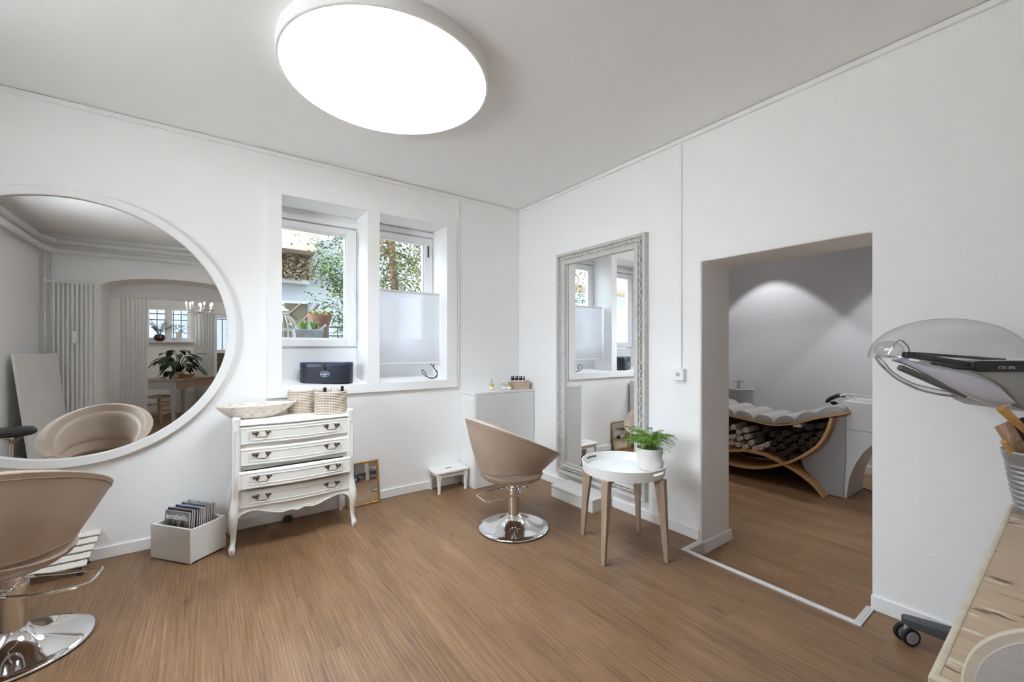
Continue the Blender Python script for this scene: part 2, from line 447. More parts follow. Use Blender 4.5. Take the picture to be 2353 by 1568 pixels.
# ------------------------------------------------------------------ window casing + windows
cs = MB()
CF = YA - .022
cs.box(.340, .435, CF, YA, .985, 2.535); cs.box(1.069, 1.172, CF, YA, NZ0, NZ1); cs.box(1.81, 1.918, CF, YA, .985, 2.535)
cs.box(.435, 1.81, CF, YA, NZ1, 2.535)
cs.box(.338, 1.918, CF - .003, YA, .925, NZ0)
struct(cs.build('trim_5', TRIM, bevel=.002), 'wide white casing boards round both window niches')
sl = MB()
for a, b_ in ((N1[0], N1[1]), (N2[0], N2[1])):
    sl.prism([(YA, NZ0 - .001), (YA, NZ0 + .002), (3.86, NZ0 + .034), (3.86, NZ0 - .001)], 0, a + .001, b_ - .001)
struct(sl.build('trim_6', TRIM, smooth=False), 'white window sills in the two niches')
def window(name, x0, x1, z0, z1, label, handle=None, tall=0, g=None):
    r = thing(name, None, None, ((x0 + x1) / 2, 3.86, z0)); struct(r, label)
    w2 = (x1 - x0) / 2; hh = z1 - z0
    fr = MB()
    t = .045
    fr.box(-w2, -w2 + t, 0, .07, 0, hh); fr.box(w2 - t, w2, 0, .07, 0, hh)
    fr.box(-w2 + t, w2 - t, 0, .07, hh - t, hh); fr.box(-w2 + t, w2 - t, 0, .07, 0, t)
    fr.box(-w2, w2, -.035, .07, hh, hh + .045); fr.box(-w2, w2, -.012, .07, hh + .045, NZ1 - z0)
    fr.box(-w2, w2, .0, .07, -(z0 - NZ0) + .0, -.002)
    fr.build('frame', PVC, r, bevel=.003)
    sx0, sx1, sz0, sz1 = -w2 + .008, w2 - .004, .012, hh - .012
    s = .092; gz0, gz1 = sz0 + s - .03, sz1 - s + .036
    sa = MB()
    sa.box(sx0, sx0 + s - .015, -.022, .05, sz0, sz1); sa.box(sx1 - s, sx1, -.022, .05, sz0, sz1)
    sa.box(sx0 + s - .015, sx1 - s, -.022, .05, sz0, gz0); sa.box(sx0 + s - .015, sx1 - s, -.022, .05, gz1, sz1)
    so = sa.build('sash', PVC, r, bevel=.005)
    bd = MB(); e = .012
    bd.box(sx0 + s - .015, sx0 + s - .015 + e, -.012, .03, gz0, gz1); bd.box(sx1 - s - e, sx1 - s, -.012, .03, gz0, gz1)
    bd.box(sx0 + s - .015, sx1 - s, -.012, .03, gz0, gz0 + e); bd.box(sx0 + s - .015, sx1 - s, -.012, .03, gz1 - e, gz1)
    bd.build('glazing_bead', PVC, so, bevel=.003)
    pn = MB().box(sx0 + s - .016, sx1 - s + .001, .018, .022, gz0 - .001, gz1 + .001).build('pane', PANE, r, smooth=False)
    if handle:
        hm = MB()
        hm.box(sx1 - .062, sx1 - .034, -.034, -.021, handle - .03, handle + .03)
        hm.tube([(sx1 - .048, -.03, handle), (sx1 - .048, -.06, handle), (sx1 - .048, -.066, handle - .02), (sx1 - .046, -.066, handle - .115)], .0085, 8)
        hm.build('handle', PVC, so)
    return r
w1 = window('window_1', N1[0] + .001, N1[1] - .001, 1.30, 2.365, 'white tilt window over the blue storage box, garden outside', handle=.49)
MB().box(.344, .350, -.075, -.065, .06, 1.02).build('guide_rail', mat('grey_rail', (.62, .63, .64), .4), w1)
w2_ = window('window_2', N2[0] + .001, N2[1] - .001, 1.30, 2.40, 'white tilt window half covered by a pleated blind')
MB().box(.258, .268, -.034, -.022, .90, 1.01).build('hinge', BLACKP, w2_)

# pleated blind in the right niche
bl = thing('pleated_blind', 'white pleated blind covering the lower part of the right window', 'blind', (1.495, 3.68, 1.152))
n = 56; hb = .67
prof = [((.0007 if i % 2 else -.0007), .008 + (hb - .016) * i / n) for i in range(n + 1)]
m_ = MB(); m_.loft([[(-.305, y, z) for y, z in prof], [(.305, y, z) for y, z in prof]], closed=False, caps=False)
m_.build('fabric', sheer('blind_fabric', (.74, .75, .78), .42, .10), bl, smooth=False)
MB().box(-.306, .306, -.010, .010, hb - .01, hb + .006).build('top_rail', PVC, bl, bevel=.003)
MB().box(-.306, .306, -.010, .010, 0, .012).build('bottom_rail', PVC, bl, bevel=.003)
cb = MB()
p = catmull([(1.72, 3.70, 1.145), (1.75, 3.68, 1.10), (1.765, 3.66, 1.058), (1.75, 3.64, 1.025), (1.69, 3.62, 1.018), (1.63, 3.62, 1.035), (1.60, 3.63, 1.07), (1.615, 3.66, 1.095), (1.64, 3.66, 1.07), (1.655, 3.645, 1.03), (1.70, 3.635, 1.013), (1.75, 3.65, 1.03), (1.772, 3.67, 1.07), (1.745, 3.69, 1.11), (1.755, 3.70, 1.145)], 6)
cb.tube(p, .0035, 6)
tag(cb.build('power_cable', RUBBER), 'black looped cable hanging under the pleated blind on the sill', 'cable')

# ------------------------------------------------------------------ ceiling lamp
def ring(mb, prof, n=64, c=(0, 0, 0), m=0):
    """closed profile [(r,z)] swept round the vertical axis"""
    secs = [[(c[0] + r * cos(2 * PI * i / n), c[1] + r * sin(2 * PI * i / n), c[2] + z) for r, z in prof] for i in range(n)]
    return mb.loft(secs, caps=False, loop=True, m=m)
lamp = thing('ceiling_lamp', 'large round flat white ceiling lamp, lit', 'lamp', (.768, 2.172, ZC))
lm = MB(); lm.lathe([(.40, 0), (.525, 0), (.527, -.004), (.527, -.066), (.523, -.069), (.515, -.069), (.515, -.06), (.40, -.05)], n=96, caps=False)
lm.build('housing', mat('lamp_housing', (.86, .86, .85), .4), lamp)
DIFF = mat('lamp_diffuser', (.9, .9, .9), .5, emit=(.97, .99, 1), estr=4)
MB().lathe([(.0005, -.0695), (.30, -.0695), (.50, -.069), (.5145, -.066), (.5145, -.06)], n=96, caps=False).build('diffuser', DIFF, lamp)
al = bpy.data.lights.new('ceiling_lamp_light', 'AREA'); al.shape = 'DISK'; al.size = 1.02; al.energy = 21; al.color = (.81, .915, 1); al.spread = R(118)
ao = bpy.data.objects.new('ceiling_lamp_light', al); COL.objects.link(ao); ao.location = (.768, 2.172, ZC - .0705)

# ------------------------------------------------------------------ round mirror
RX = Matrix.Rotation(R(90), 4, 'X')       # lathe axis z -> -y (towards the room)
rm = thing('round_mirror', 'big round wall mirror in a slim white frame, beside the window', 'mirror', (-.673, YA, 1.42))
m_ = MB(); ring(m_, [(.772, .001), (.772, .034), (.777, .038), (.823, .038), (.828, .033), (.828, .001)], 128); m_.xf(RX)
m_.build('frame', TRIM, rm)
m_ = MB().lathe([(.773, .012), (.773, .020)], n=128); m_.xf(RX); m_.build('glass', MIRROR, rm, smooth=False)

# ------------------------------------------------------------------ framed mirrors
def rect_frame(mb, prof, a0, a1, b0, b1, f, m=0):
    secs = []
    for (ca, sa), (cb_, sb) in (((a0, 1), (b0, 1)), ((a1, -1), (b0, 1)), ((a1, -1), (b1, -1)), ((a0, 1), (b1, -1))):
        secs.append([f(ca + sa * t, cb_ + sb * t, h) for t, h in prof])
    return mb.loft(secs, caps=False, loop=True, m=m)
CARVE = mat('white_washed_carving', (.66, .645, .625), .6, col2=(.56, .54, .515), nscale=60, thresh=(.36, .56), bump=.2, bscale=120)
tm = thing('carved_mirror', 'tall mirror in a carved whitewashed frame on the doorway wall', 'mirror', (XB, 2.422, .142))
fy = lambda a, b, h: (-h, a, b)
A0, A1, B0, B1 = -.493, .493, 0, 2.028
m_ = MB(); rect_frame(m_, [(0, .001), (0, .043), (.004, .049), (.012, .049), (.016, .043), (.024, .043), (.028, .024), (.064, .024), (.068, .044), (.076, .044), (.082, .037), (.094, .033), (.098, .037), (.104, .037), (.108, .026), (.112, .02), (.112, .001)], A0, A1, B0, B1, fy)
m_.build('frame', CARVE, tm, angle=25)
cv = MB()
def carve(c, u, w):
    """one scroll of the carved band: c centre, u along the bar, w across"""
    c = Vector(c); u = Vector(u); w = Vector(w); nrm = Vector((-1, 0, 0))
    p = []
    for i in range(11):
        a = -1.9 + 3.8 * i / 10
        p.append(c + u * (.026 * sin(a)) + w * (.013 * cos(a) - .004) + nrm * (.009 + .004 * cos(a)))
    cv.tube(p, [.003 + .0045 * sin(PI * i / 10) for i in range(11)], 7)
    cv.sphere(tuple(c - w * .007 + nrm * .004), .009, .008, .008, 8, 6)
    cv.sphere(tuple(c + u * .034 + w * .007 + nrm * .006), .007, .006, .007, 7, 5)
mid = .046
nA, nB = 15, 31
for k in range(nA):
    a = A0 + mid + (A1 - A0 - 2 * mid) * (k + .5) / nA
    carve((-.026, a, B0 + mid), (0, 1, 0), (0, 0, 1)); carve((-.026, a, B1 - mid), (0, 1, 0), (0, 0, -1))
for k in range(nB):
    b = B0 + mid + (B1 - B0 - 2 * mid) * (k + .5) / nB
    carve((-.026, A0 + mid, b), (0, 0, 1), (0, 1, 0)); carve((-.026, A1 - mid, b), (0, 0, 1), (0, -1, 0))
cv.build('carved_band', CARVE, tm)
MB().box(-.020, -.012, A0 + .108, A1 - .108, B0 + .108, B1 - .108).build('glass', MIRROR, tm, smooth=False)

gm = thing('gold_mirror', 'small gold-framed mirror standing on the floor against the wall', 'mirror', (1.028, 3.499, .001), R(2.5))
tilt = R(7.2)
def fg(a, b, h): return (a, -h * cos(tilt) + b * sin(tilt), b * cos(tilt) + h * sin(tilt))
m_ = MB(); rect_frame(m_, [(0, -.008), (0, .008), (.004, .011), (.010, .011), (.014, .006), (.019, .005), (.019, -.008)], -.135, .135, 0, .353, fg)
m_.build('frame', GOLD, gm, angle=30)
m_ = MB(); m_.add([fg(a, b, .002) for a, b in ((-.118, .017), (.118, .017), (.118, .336), (-.118, .336))] + [fg(a, b, -.006) for a, b in ((-.118, .017), (.118, .017), (.118, .336), (-.118, .336))],
                  [(0, 1, 2, 3), (7, 6, 5, 4), (0, 4, 5, 1), (1, 5, 6, 2), (2, 6, 7, 3), (3, 7, 4, 0)])
m_.build('glass', MIRROR, gm, smooth=False)

# ------------------------------------------------------------------ salon chairs
def salon_chair(label, loc, rz, foot_ang, dz=0.0):
    r = thing('salon_chair', label, 'chair', loc, rz, 'taupe tub chairs on round chrome bases')
    ZM, AMP, LA, LB = .660 + dz, .160, .315, .362
    BZ = .325 + dz
    def rim(ph):
        return Vector((LA * sin(ph), -LB * cos(ph), ZM + AMP * cos(ph)))
    B = Vector((0, .02, BZ))
    def P(ph, t, inset=0.0):
        E = rim(ph); w = (1 + cos(ph)) / 2
        rk, dk = .34 + .39 * w, .84 - .08 * w      # where the straight flank turns into the round bottom
        if t < .6:
            q = t / .6; rho = 1 - (1 - rk) * q; de = dk * q
        else:
            b_ = (t - .6) / .4 * PI / 2; rho = rk * cos(b_) ** .85; de = dk + (1 - dk) * sin(b_) ** .9
        rho *= 1 + .035 * sin(PI * min(1, t / .75)) ** 2
        p = Vector((B.x + (E.x - B.x) * rho, B.y + (E.y - B.y) * rho, E.z - (E.z - BZ) * de))
        if inset:
            k = min(1, t / .6)
            q = Vector((-(p.x - B.x), -(p.y - B.y), 0)); q.normalize()
            q = q * (1 - .35 * k) + Vector((0, 0, .75 * k)); q.normalize(); p = p + q * inset
        return p
    PM = R(138)
    def a1(ph):
        k = min(1, abs(ph) / PM)
        return .615 - .235 * k ** 2.0
    NP = 44
    def shell(name, phs, lo, hi, rows, thick, closed, parent, mt, round_=.010):
        out = []; inn = []
        for ph in phs:
            l, h = lo(ph), hi(ph)
            als = [l + (h - l) * j / rows for j in range(rows + 1)]
            out.append([P(ph, a) for a in als]); inn.append([P(ph, a, thick) for a in als])
        secs = [o + i[::-1] for o, i in zip(out, inn)]
        mb = MB(); mb.loft(secs, caps=not closed, loop=closed)
        return mb.build(name, mt, parent, bevel=round_, segs=3, angle=50)
    phs = [-PM + 2 * PM * i / NP for i in range(NP + 1)]
    sh = shell('backrest', phs, lambda p: 0, a1, 12, .046, False, r, LEATHER, .013)
    # inner back pad, a raised oval inside the shell
    pm = R(112); rows = []
    for j in range(15):
        v_ = j / 14; row = []
        for i in range(49):
            u_ = -1 + i / 24; ph = pm * u_
            half = (1 - abs(u_) ** 2.6) ** .5 if abs(u_) < 1 else 0
            tm_, th_ = .30 - .05 * abs(u_), (.205 * half + .002)
            t_ = tm_ + th_ * (2 * v_ - 1)
            e_ = min(1, (1 - abs(2 * v_ - 1) ** 4)) * min(1, (1 - abs(u_) ** 6))
            row.append(P(ph, max(.02, t_), .042 + .022 * max(0, e_) ** .5))
        rows.append(row)
    bpd = MB(); bpd.loft(rows, closed=False, caps=False)
    bpd.build('back_pad', LEATHER, r, angle=80)
    # seat pan: bowl below the slit, running up to the rim in front
    def a2(ph):
        if abs(ph) >= PM: return 0.0
        k = abs(ph) / PM
        return a1(ph) + .012 + .085 * max(0, sin(PI * k ** 1.3)) ** .8
    phs2 = [i * 2 * PI / 72 - PI for i in range(72)]
    pan = MB(); secs = []
    for ph in phs2:
        l = a2(ph); als = [l + (.99 - l) * j / 13 for j in range(14)]
        o = [P(ph, a) for a in als]; i_ = [P(ph, a, .034) for a in als[:8]]
        secs.append(o + [Vector((B.x, B.y, BZ + .05)) + Vector((.02 * sin(ph), -.02 * cos(ph), 0))] + i_[::-1])
    pan.loft(secs, caps=False, loop=True)
    pn = pan.build('seat_pan', LEATHER, r, bevel=.008, segs=3, angle=60)
    # seat cushion
    cu = MB()
    cu.lathe([(.001, -.05), (.17, -.05), (.225, -.028), (.245, 0), (.235, .022), (.20, .036), (.10, .043), (.001, .045)], (0, .02, .392 + dz), 48, .80, .80, caps=False)
    cu.build('seat', LEATHER, r)
    # piping on the rim and along the slit
    pp = MB()
    pp.tube([P(ph, a1(ph) - .018) + Vector((sin(ph), -cos(ph), 0)) * .0008 for ph in phs], .0016, 6)
    pp.tube([P(ph, .045) + Vector((sin(ph), -cos(ph), 0)) * .0008 for ph in [-PI + 2 * PI * i / 90 for i in range(90)]], .0016, 6, closed=True)
    pp.build('piping', SEAM, sh)
    for s in (-1, 1):
        pass
    # chrome base
    b = MB()
    b.lathe([(.001, .004), (.251, .004), (.254, .007), (.254, .011), (.250, .015), (.215, .021), (.165, .031), (.12, .044), (.085, .062), (.062, .083), (.052, .098), (.001, .098)], n=96, caps=False)
    bo = b.build('base', CHROME, r, angle=50)
    MB().lathe([(.236, 0), (.252, 0), (.253, .0045), (.236, .0045)], n=64, caps=False).build('floor_ring', RUBBER, bo)
    c = MB(); c.lathe([(.0425, .094), (.0425, .300 + dz), (.001, .300 + dz)], n=48, caps=False)
    po = c.build('column', STEEL if False else CHROME, r)
    MB().lathe([(.034, .28 + dz), (.034, .345 + dz)], n=32).build('lift_tube', CHROME, po)
    fr = MB()
    ca, sa = cos(foot_ang), sin(foot_ang)
    def fp(x, y, z): return (x * ca - y * sa, x * sa + y * ca, z)
    path = catmull([fp(.03, .10, .272), fp(.13, .088, .262), fp(.21, .083, .258)], 6) + catmull([fp(.255, .078, .258), fp(.268, .06, .258), fp(.266, -.05, .258), fp(.25, -.072, .258)], 5) + catmull([fp(.19, -.088, .258), fp(.11, -.092, .262), fp(.02, -.085, .272)], 6)
    fr.tube(path, .0065, 10)
    fr.tube([fp(.03, .10, .272), fp(.0, .085, .272), fp(-.005, .03, .272)], .0075, 8)
    fr.tube([fp(.02, -.085, .272), fp(-.004, -.075, .272), fp(-.005, -.03, .272)], .0075, 8)
    fr.lathe([(.044, -.014), (.050, -.014), (.050, .014), (.044, .014)], (0, 0, .272), 32, caps=False)
    fr.build('footrest', CHROME, r)
    lv = MB(); lv.tube([fp(-.03, .02, .29), fp(-.075, .03, .29), fp(-.10, .035, .283)], .006, 8); lv.box(-.022, .022, -.022, .022, .298 + dz, .318 + dz)
    lv.build('lever', CHROME, r)
    return r
salon_chair('taupe leather tub chair facing the round mirror, close by', (-.685, 2.692, 0), R(2), R(-9), .02)
salon_chair('taupe leather tub chair facing the tall carved mirror', (1.778, 2.431, 0), R(-92), R(-93))

# ------------------------------------------------------------------ chest of drawers
dr = thing('chest_of_drawers', 'antique white chest of four drawers on curved legs', 'chest of drawers', (.4775, 3.13, 0))
def serp(x): return -.011 - .012 * cos(PI * x / .335)
c = MB()
c.box(-.335, .335, .012, .40, .27, .40); c.box(-.335, .335, .012, .40, .52, .80)
c.box(-.335, -.30, .012, .40, .40, .52); c.box(.30, .335, .012, .40, .40, .52); c.box(-.30, .30, .30, .40, .40, .52)
c.box(-.352, -.335, .03, .385, .26, .80); c.box(.335, .352, .03, .385, .26, .80)
c.build('carcase', DRESSER, dr, smooth=False)
xs = [-.335 + .67 * i / 32 for i in range(33)]
t = MB()
secs = [[(x, .40, .802), (x, .40, .822), (x, serp(x) + .002, .822), (x, serp(x) - .010, .816), (x, serp(x) - .012, .810), (x, serp(x) - .006, .803), (x, serp(x) + .004, .800)] for x in xs]
t.loft(secs); t.build('top', DRESSER, dr, angle=50)
g = MB()
for s in (-1, 1):
    pr = [(.01, .80), (.39, .80), (.39, .872), (.36, .874), (.30, .862), (.2, .845), (.08, .838), (.03, .845), (.01, .85)]
    g.prism(pr, 0, s * .337, s * .357)
g.box(-.34, .34, .385, .40, .80, .868)
g.build('gallery', DRESSER, dr, bevel=.003)
for s in (-1, 1):
    p = MB(); rings = []
    for z, h, q in ((.355, .0228, 0), (.38, .0235, 0), (.62, .023, 0), (.80, .023, 0), (.832, .024, -.002), (.850, .023, -.004), (.858, .018, -.003), (.861, .009, 0)):
        rings.append([(s * .345 + (h) * sup(cos(2 * PI * i / 20), .55), .012 + q + (h) * sup(sin(2 * PI * i / 20), .55), z) for i in range(20)])
    p.loft(rings)
    p.tube(catmull([(s * .345 - .011, -.0125, .36), (s * .345 - .011, -.0125, .75), (s * .345, -.0125, .768), (s * .345 + .011, -.0125, .75), (s * .345 + .011, -.0125, .36)], 5), .0025, 6)
    p.build('corner_post', DRESSER, dr)
def leg(s, back):
    p = MB(); rings = []
    y0 = .375 if back else .012
    sg = 1 if back else -1
    for z, cx, h, dy in ((.372, .3450, .0228, 0), (.345, .3475, .0235, .001), (.32, .3525, .0242, .004), (.30, .3560, .0247, .007), (.265, .3600, .0255, .013), (.231, .3615, .0245, .016), (.19, .3615, .0215, .013), (.16, .3615, .0190, .008), (.12, .3612, .0158, .0), (.09, .3620, .0145, -.003), (.065, .3650, .0145, -.001), (.045, .3690, .0168, .006), (.034, .3700, .0185, .010), (.022, .3695, .0175, .010), (.010, .3690, .015, .008), (0, .3685, .0125, .007)):
        e_ = .55 if z > .34 else (.65 if z > .31 else .78); rings.append([(s * cx + h * sup(cos(2 * PI * i / 20), e_), y0 + sg * dy + h * sup(sin(2 * PI * i / 20), e_), z) for i in range(20)])
    p.loft(rings)
    p.sphere((s * .371, y0 + sg * .026, .037), .007, .006, .006, 8, 6)
    p.build('leg', DRESSER, dr, angle=60)
for s in (-1, 1):
    leg(s, False); leg(s, True)
ap = [(-.345, .20), (-.337, .222), (-.32, .243), (-.289, .2545), (-.240, .257), (-.166, .232), (-.098, .214), (-.041, .221), (0, .210), (.045, .224), (.099, .214), (.166, .232), (.244, .253), (.289, .2545), (.325, .236), (.340, .212), (.345, .20)]
bz = catmull([(a, 0, b) for a, b in ap], 4)
a_ = MB(); secs = []
for q in bz:
    x, z = q.x, q.z; y = serp(max(-.335, min(.335, x))) * .6 + .002
    secs.append([(x, y, .285), (x, y, z), (x, y + .018, z), (x, y + .018, .285)])
a_.loft(secs)
a_.tube([(q.x, serp(max(-.335, min(.335, q.x))) * .6, q.z + .002) for q in bz], .0048, 8)
a_.tube([(q.x, serp(max(-.335, min(.335, q.x))) * .6, q.z + .012) for q in bz], .002, 6)
a_.build('apron', DRESSER, dr, angle=50)
MB().box(-.33, .33, .375, .395, .23, .30).build('back_rail', DRESSER, dr)
def handle(parent, x, z, y):
    h = MB()
    for s in (-1, 1):
        h.sphere((s * .031, -.006, 0), .0095, .006, .0085, 10, 6)
        h.sphere((s * .044, -.003, .005), .013, .003, .0045, 10, 6)
        h.sphere((s * .025, -.003, .007), .007, .003, .005, 8, 5)
        h.sphere((s * .049, -.003, -.001), .006, .003, .004, 8, 5)
        h.sphere((s * .034, -.004, -.009), .005, .003, .006, 8, 5)
    h.tube(catmull([(-.031, -.010, -.004), (-.028, -.014, -.018), (-.016, -.016, -.026), (0, -.016, -.0235), (.016, -.016, -.026), (.028, -.014, -.018), (.031, -.010, -.004)], 5), .0021, 7)
    for q in (-.010, -.004, .002, .008):
        h.sphere((q, -.016, -.0243), .0034, .0032, .003, 7, 5)
    o = h.build('handle', BRASS, parent); o.location = (x, y, z)
for k, (z0, z1, dy) in enumerate(((.682, .797, 0), (.546, .660, 0), (.408, .520, -.036), (.279, .391, 0))):
    d = MB(); secs = []
    for x in xs:
        y = serp(x) + dy
        secs.append([(x, .014 + dy, z0), (x, y, z0), (x, y - .007, z0 + .005), (x, y - .007, z1 - .005), (x, y, z1), (x, .014 + dy, z1)])
    d.loft(secs)
    if k == 2:
        d.box(-.295, -.285, .0 + dy, .29, z0 + .01, z1 - .012, 1); d.box(.285, .295, .0 + dy, .29, z0 + .01, z1 - .012, 1); d.box(-.29, .29, .0 + dy, .29, z0 + .012, z0 + .02, 1)  # dark box colours in the shadowed gap above the open drawer
    do = d.build('drawer', [DRESSER, INSHADE], dr, angle=50)
    mo = MB()
    def fr_pts(inx, inz):
        P = []
        a, b_ = -.335 + inx, .335 - inx; lo, hi = z0 + inz, z1 - inz
        for i in range(25): x = a + (b_ - a) * i / 24; P.append((x, serp(x) + dy - .0075, lo))
        for i in range(25): x = b_ - (b_ - a) * i / 24; P.append((x, serp(x) + dy - .0075, hi))
        return P
    mo.tube(fr_pts(.011, .011), .0022, 6, closed=True)
    P = fr_pts(.062, .028)
    mo.tube(P, .0034, 6, closed=True)
    for s in (-1, 1):
        xe = s * (.335 - .060); y = serp(xe) + dy - .008
        zm = (z0 + z1) / 2
        for q, rr in ((-.024, .006), (-.012, .0045), (0, .0055), (.012, .0045), (.024, .006)):
            mo.sphere((xe + s * (.004 if abs(q) < .02 else 0), y, zm + q), rr, .0035, rr, 8, 5)
    mo.build('moulding', DRESSER, do)
    for x in (-.2075, .2125):
        handle(do, x, z1 - .045, serp(x) + dy - .0075)

# things on the chest
def wash(name, a, b):
    return mat(name, a, .7, col2=b, nscale=9, stretch=(3, 3, 9), thresh=(.32, .50), bump=.3, bscale=60)
bw = MB(); n = 56
def bowl_ring(sx, sy, z, pt):
    o = []
    for i in range(n):
        a = 2 * PI * i / n
        x, y = sx * sup(cos(a), .92), sy * sup(sin(a), .92)
        zz = z
        if x > 0: x += pt * .035 * max(0, cos(a)) ** 6; zz += pt * .006 * max(0, cos(a)) ** 6
        o.append((x, y, zz))
    return o
rings = [bowl_ring(.115, .065, 0, 0), bowl_ring(.135, .08, .006, 0), bowl_ring(.175, .108, .035, .5), bowl_ring(.208, .130, .068, 1), bowl_ring(.222, .138, .084, 1), bowl_ring(.224, .139, .088, 1), bowl_ring(.219, .135, .089, 1), bowl_ring(.196, .120, .066, .8), bowl_ring(.155, .09, .030, .4), bowl_ring(.11, .06, .014, 0), bowl_ring(.04, .02, .012, 0)]
bw.loft(rings)
tag(bw.build('wooden_bowl', wash('washed_wood', (.74, .69, .625), (.55, .45, .36)), loc=(.246, 3.368, .823), rz=R(-2)), 'oval whitewashed wooden bowl on the chest of drawers', 'bowl')
SG = seagrass()
def basket(label, loc, r, h):
    t_ = thing('seagrass_basket', label, 'basket', loc, 0, 'round woven baskets on the chest')
    m_ = MB(); prof = [(.001, 0), (r - .004, 0)]
    k = int(h / .0115)
    for i in range(k):
        for q, e in ((.15, -.0022), (.5, .0008), (.85, -.0022)):
            prof.append((r + e, (i + q) * .0115))
    prof += [(r - .004, k * .0115 + .001), (r - .010, k * .0115), (r - .012, k * .0115 - .03), (r - .012, .012), (.001, .012)]
    m_.lathe(prof, n=48, caps=False); m_.build('woven_wall', SG, t_, angle=50)
    m_ = MB(); ring(m_, [(r - .011, h - .008), (r - .004, h - .004), (r + .001, h - .010), (r - .005, h - .016)], 48); m_.build('rim', SG, t_)
    return t_
basket('round woven basket filled with white cotton, beside the wooden bowl', (.553, 3.452, .823), .093, .165)
basket('wider round woven basket holding small bottles, at the end of the chest', (.722, 3.275, .823), .112, .162)
COT = mat('cotton_wool', (.86, .86, .88), .95, noise=.1, nscale=60)
m_ = MB()
for i in range(46):
    a = rng.uniform(0, 2 * PI); q = .068 * math.sqrt(rng.random()); s = rng.uniform(.010, .02)
    m_.sphere((.553 + q * cos(a), 3.452 + q * sin(a), .975 + rng.uniform(0, .022) * (1 - q / .09)), s, s * rng.uniform(.7, 1.2), s * rng.uniform(.6, 1), 8, 6)
tag(m_.build('cotton_wool', COT), 'white cotton wool heaped in the basket beside the bowl', 'cotton', kind='stuff')
AMB = mat('brown_glass', (.10, .055, .03), .2); WPL = mat('white_plastic', (.86, .86, .86), .35)
def small_bottle(name, label, x, y, z, h, r, mb, mc, cap, cr):
    t_ = thing(name, label, 'bottle', (x, y, z))
    MB().lathe([(.001, 0), (r, .001), (r, h * .62), (r * .5, h * .72), (r * .5, h * .76), (.001, h * .76)], n=20, caps=False).build('body', mb, t_)
    MB().lathe([(cr, h * .74), (cr, h), (.001, h)], n=16, caps=False).build('cap', mc, t_)
    return t_
BZ_ = .838
small_bottle('bottle', 'little brown bottle with dark cap in the wider basket', .672, 3.235, BZ_, .175, .022, AMB, BLACKP, .175, .012)
small_bottle('bottle', 'white plastic bottle standing in the middle of the wider basket', .735, 3.262, BZ_, .183, .024, WPL, WPL, .183, .012)
small_bottle('bottle', 'slim clear bottle at the back of the wider basket', .765, 3.305, BZ_, .172, .018, mat('frosted', (.75, .78, .8), .2), WPL, .17, .009)
t_ = MB(); t_.lathe([(.001, 0), (.007, 0), (.008, .05), (.009, .13), (.011, .134), (.011, .18), (.001, .183)], n=14, caps=False)
tag(t_.build('brush_handle', BLACKP, loc=(.790, 3.228, BZ_)), 'black handle standing up in the wider basket', 'brush')

# ------------------------------------------------------------------ blue case on the sill
bc = thing('storage_case', 'dark blue stadium-shaped leather case on the left window sill', 'case', (.782, 3.690, 1.016), R(-26))
def stadium(hw, hd, n=14, g=0):
    rr = hd + g; o = []
    for i in range(n + 1):
        a = -PI / 2 + PI * i / n; o.append((hw - hd + rr * cos(a), rr * sin(a)))
    for i in range(n + 1):
        a = PI / 2 + PI * i / n; o.append((-(hw - hd) + rr * cos(a), rr * sin(a)))
    return o
NAVY = mat('navy_leather', (.030, .034, .050), .42, bump=.1, bscale=400)
NAVL = mat('navy_lid', (.022, .032, .075), .35)
HW, HD = .205, .088
m_ = MB(); m_.loft([[(x, y, 0) for x, y in stadium(HW, HD, g=-.002)], [(x, y, .003) for x, y in stadium(HW, HD)], [(x, y, .128) for x, y in stadium(HW, HD)]])
m_.build('body', NAVY, bc)
m_ = MB(); m_.loft([[(x, y, .1295) for x, y in stadium(HW, HD, g=.002)], [(x, y, .160) for x, y in stadium(HW, HD, g=.002)], [(x, y, .166) for x, y in stadium(HW, HD, g=-.002)]])
lid = m_.build('lid', NAVL, bc)
MB().box(-.014, .014, -HD - .006, -HD - .001, .100, .152).build('clasp', BLACKP, bc, bevel=.002)
EM = Matrix.Translation((.006, -HD - .0012, .072)) @ Matrix.Rotation(R(90), 4, 'X')
m_ = MB(); pts = [(.036 * cos(2 * PI * i / 32), .024 * sin(2 * PI * i / 32)) for i in range(32)]
m_.prism(pts, 2, 0, .0008); m_.xf(EM); bd = m_.build('badge', mat('badge_blue', (.02, .06, .16), .3), bc)
EMB = mat('badge_silver', (.72, .80, .88), .3, .3)
m_ = MB(); ring(m_, [(.0335, .0008), (.0335, .0014), (.036, .0014), (.036, .0008)], 40)
m_.v = [(x, y * .67, z) for x, y, z in m_.v]; m_.xf(EM)
for q, w_ in ((.0115, .011), (-.0125, .013), (-.016, .009)):
    k = MB().box(-w_, w_, q - .0009, q + .0009, .0008, .0014); k.xf(EM); m_.add(k.v, k.f)
p = catmull([(-.028, -.002, .0012), (-.022, .006, .0012), (-.019, -.006, .0012), (-.013, .004, .0012), (-.010, -.005, .0012), (-.004, .003, .0012), (-.001, -.006, .0012), (.006, .006, .0012), (.008, -.005, .0012), (.013, .004, .0012), (.016, -.005, .0012), (.022, .004, .0012), (.028, -.001, .0012)], 4)
k = MB().tube(p, .0016, 5); k.xf(EM); m_.add(k.v, k.f)
m_.build('emblem', EMB, bd)

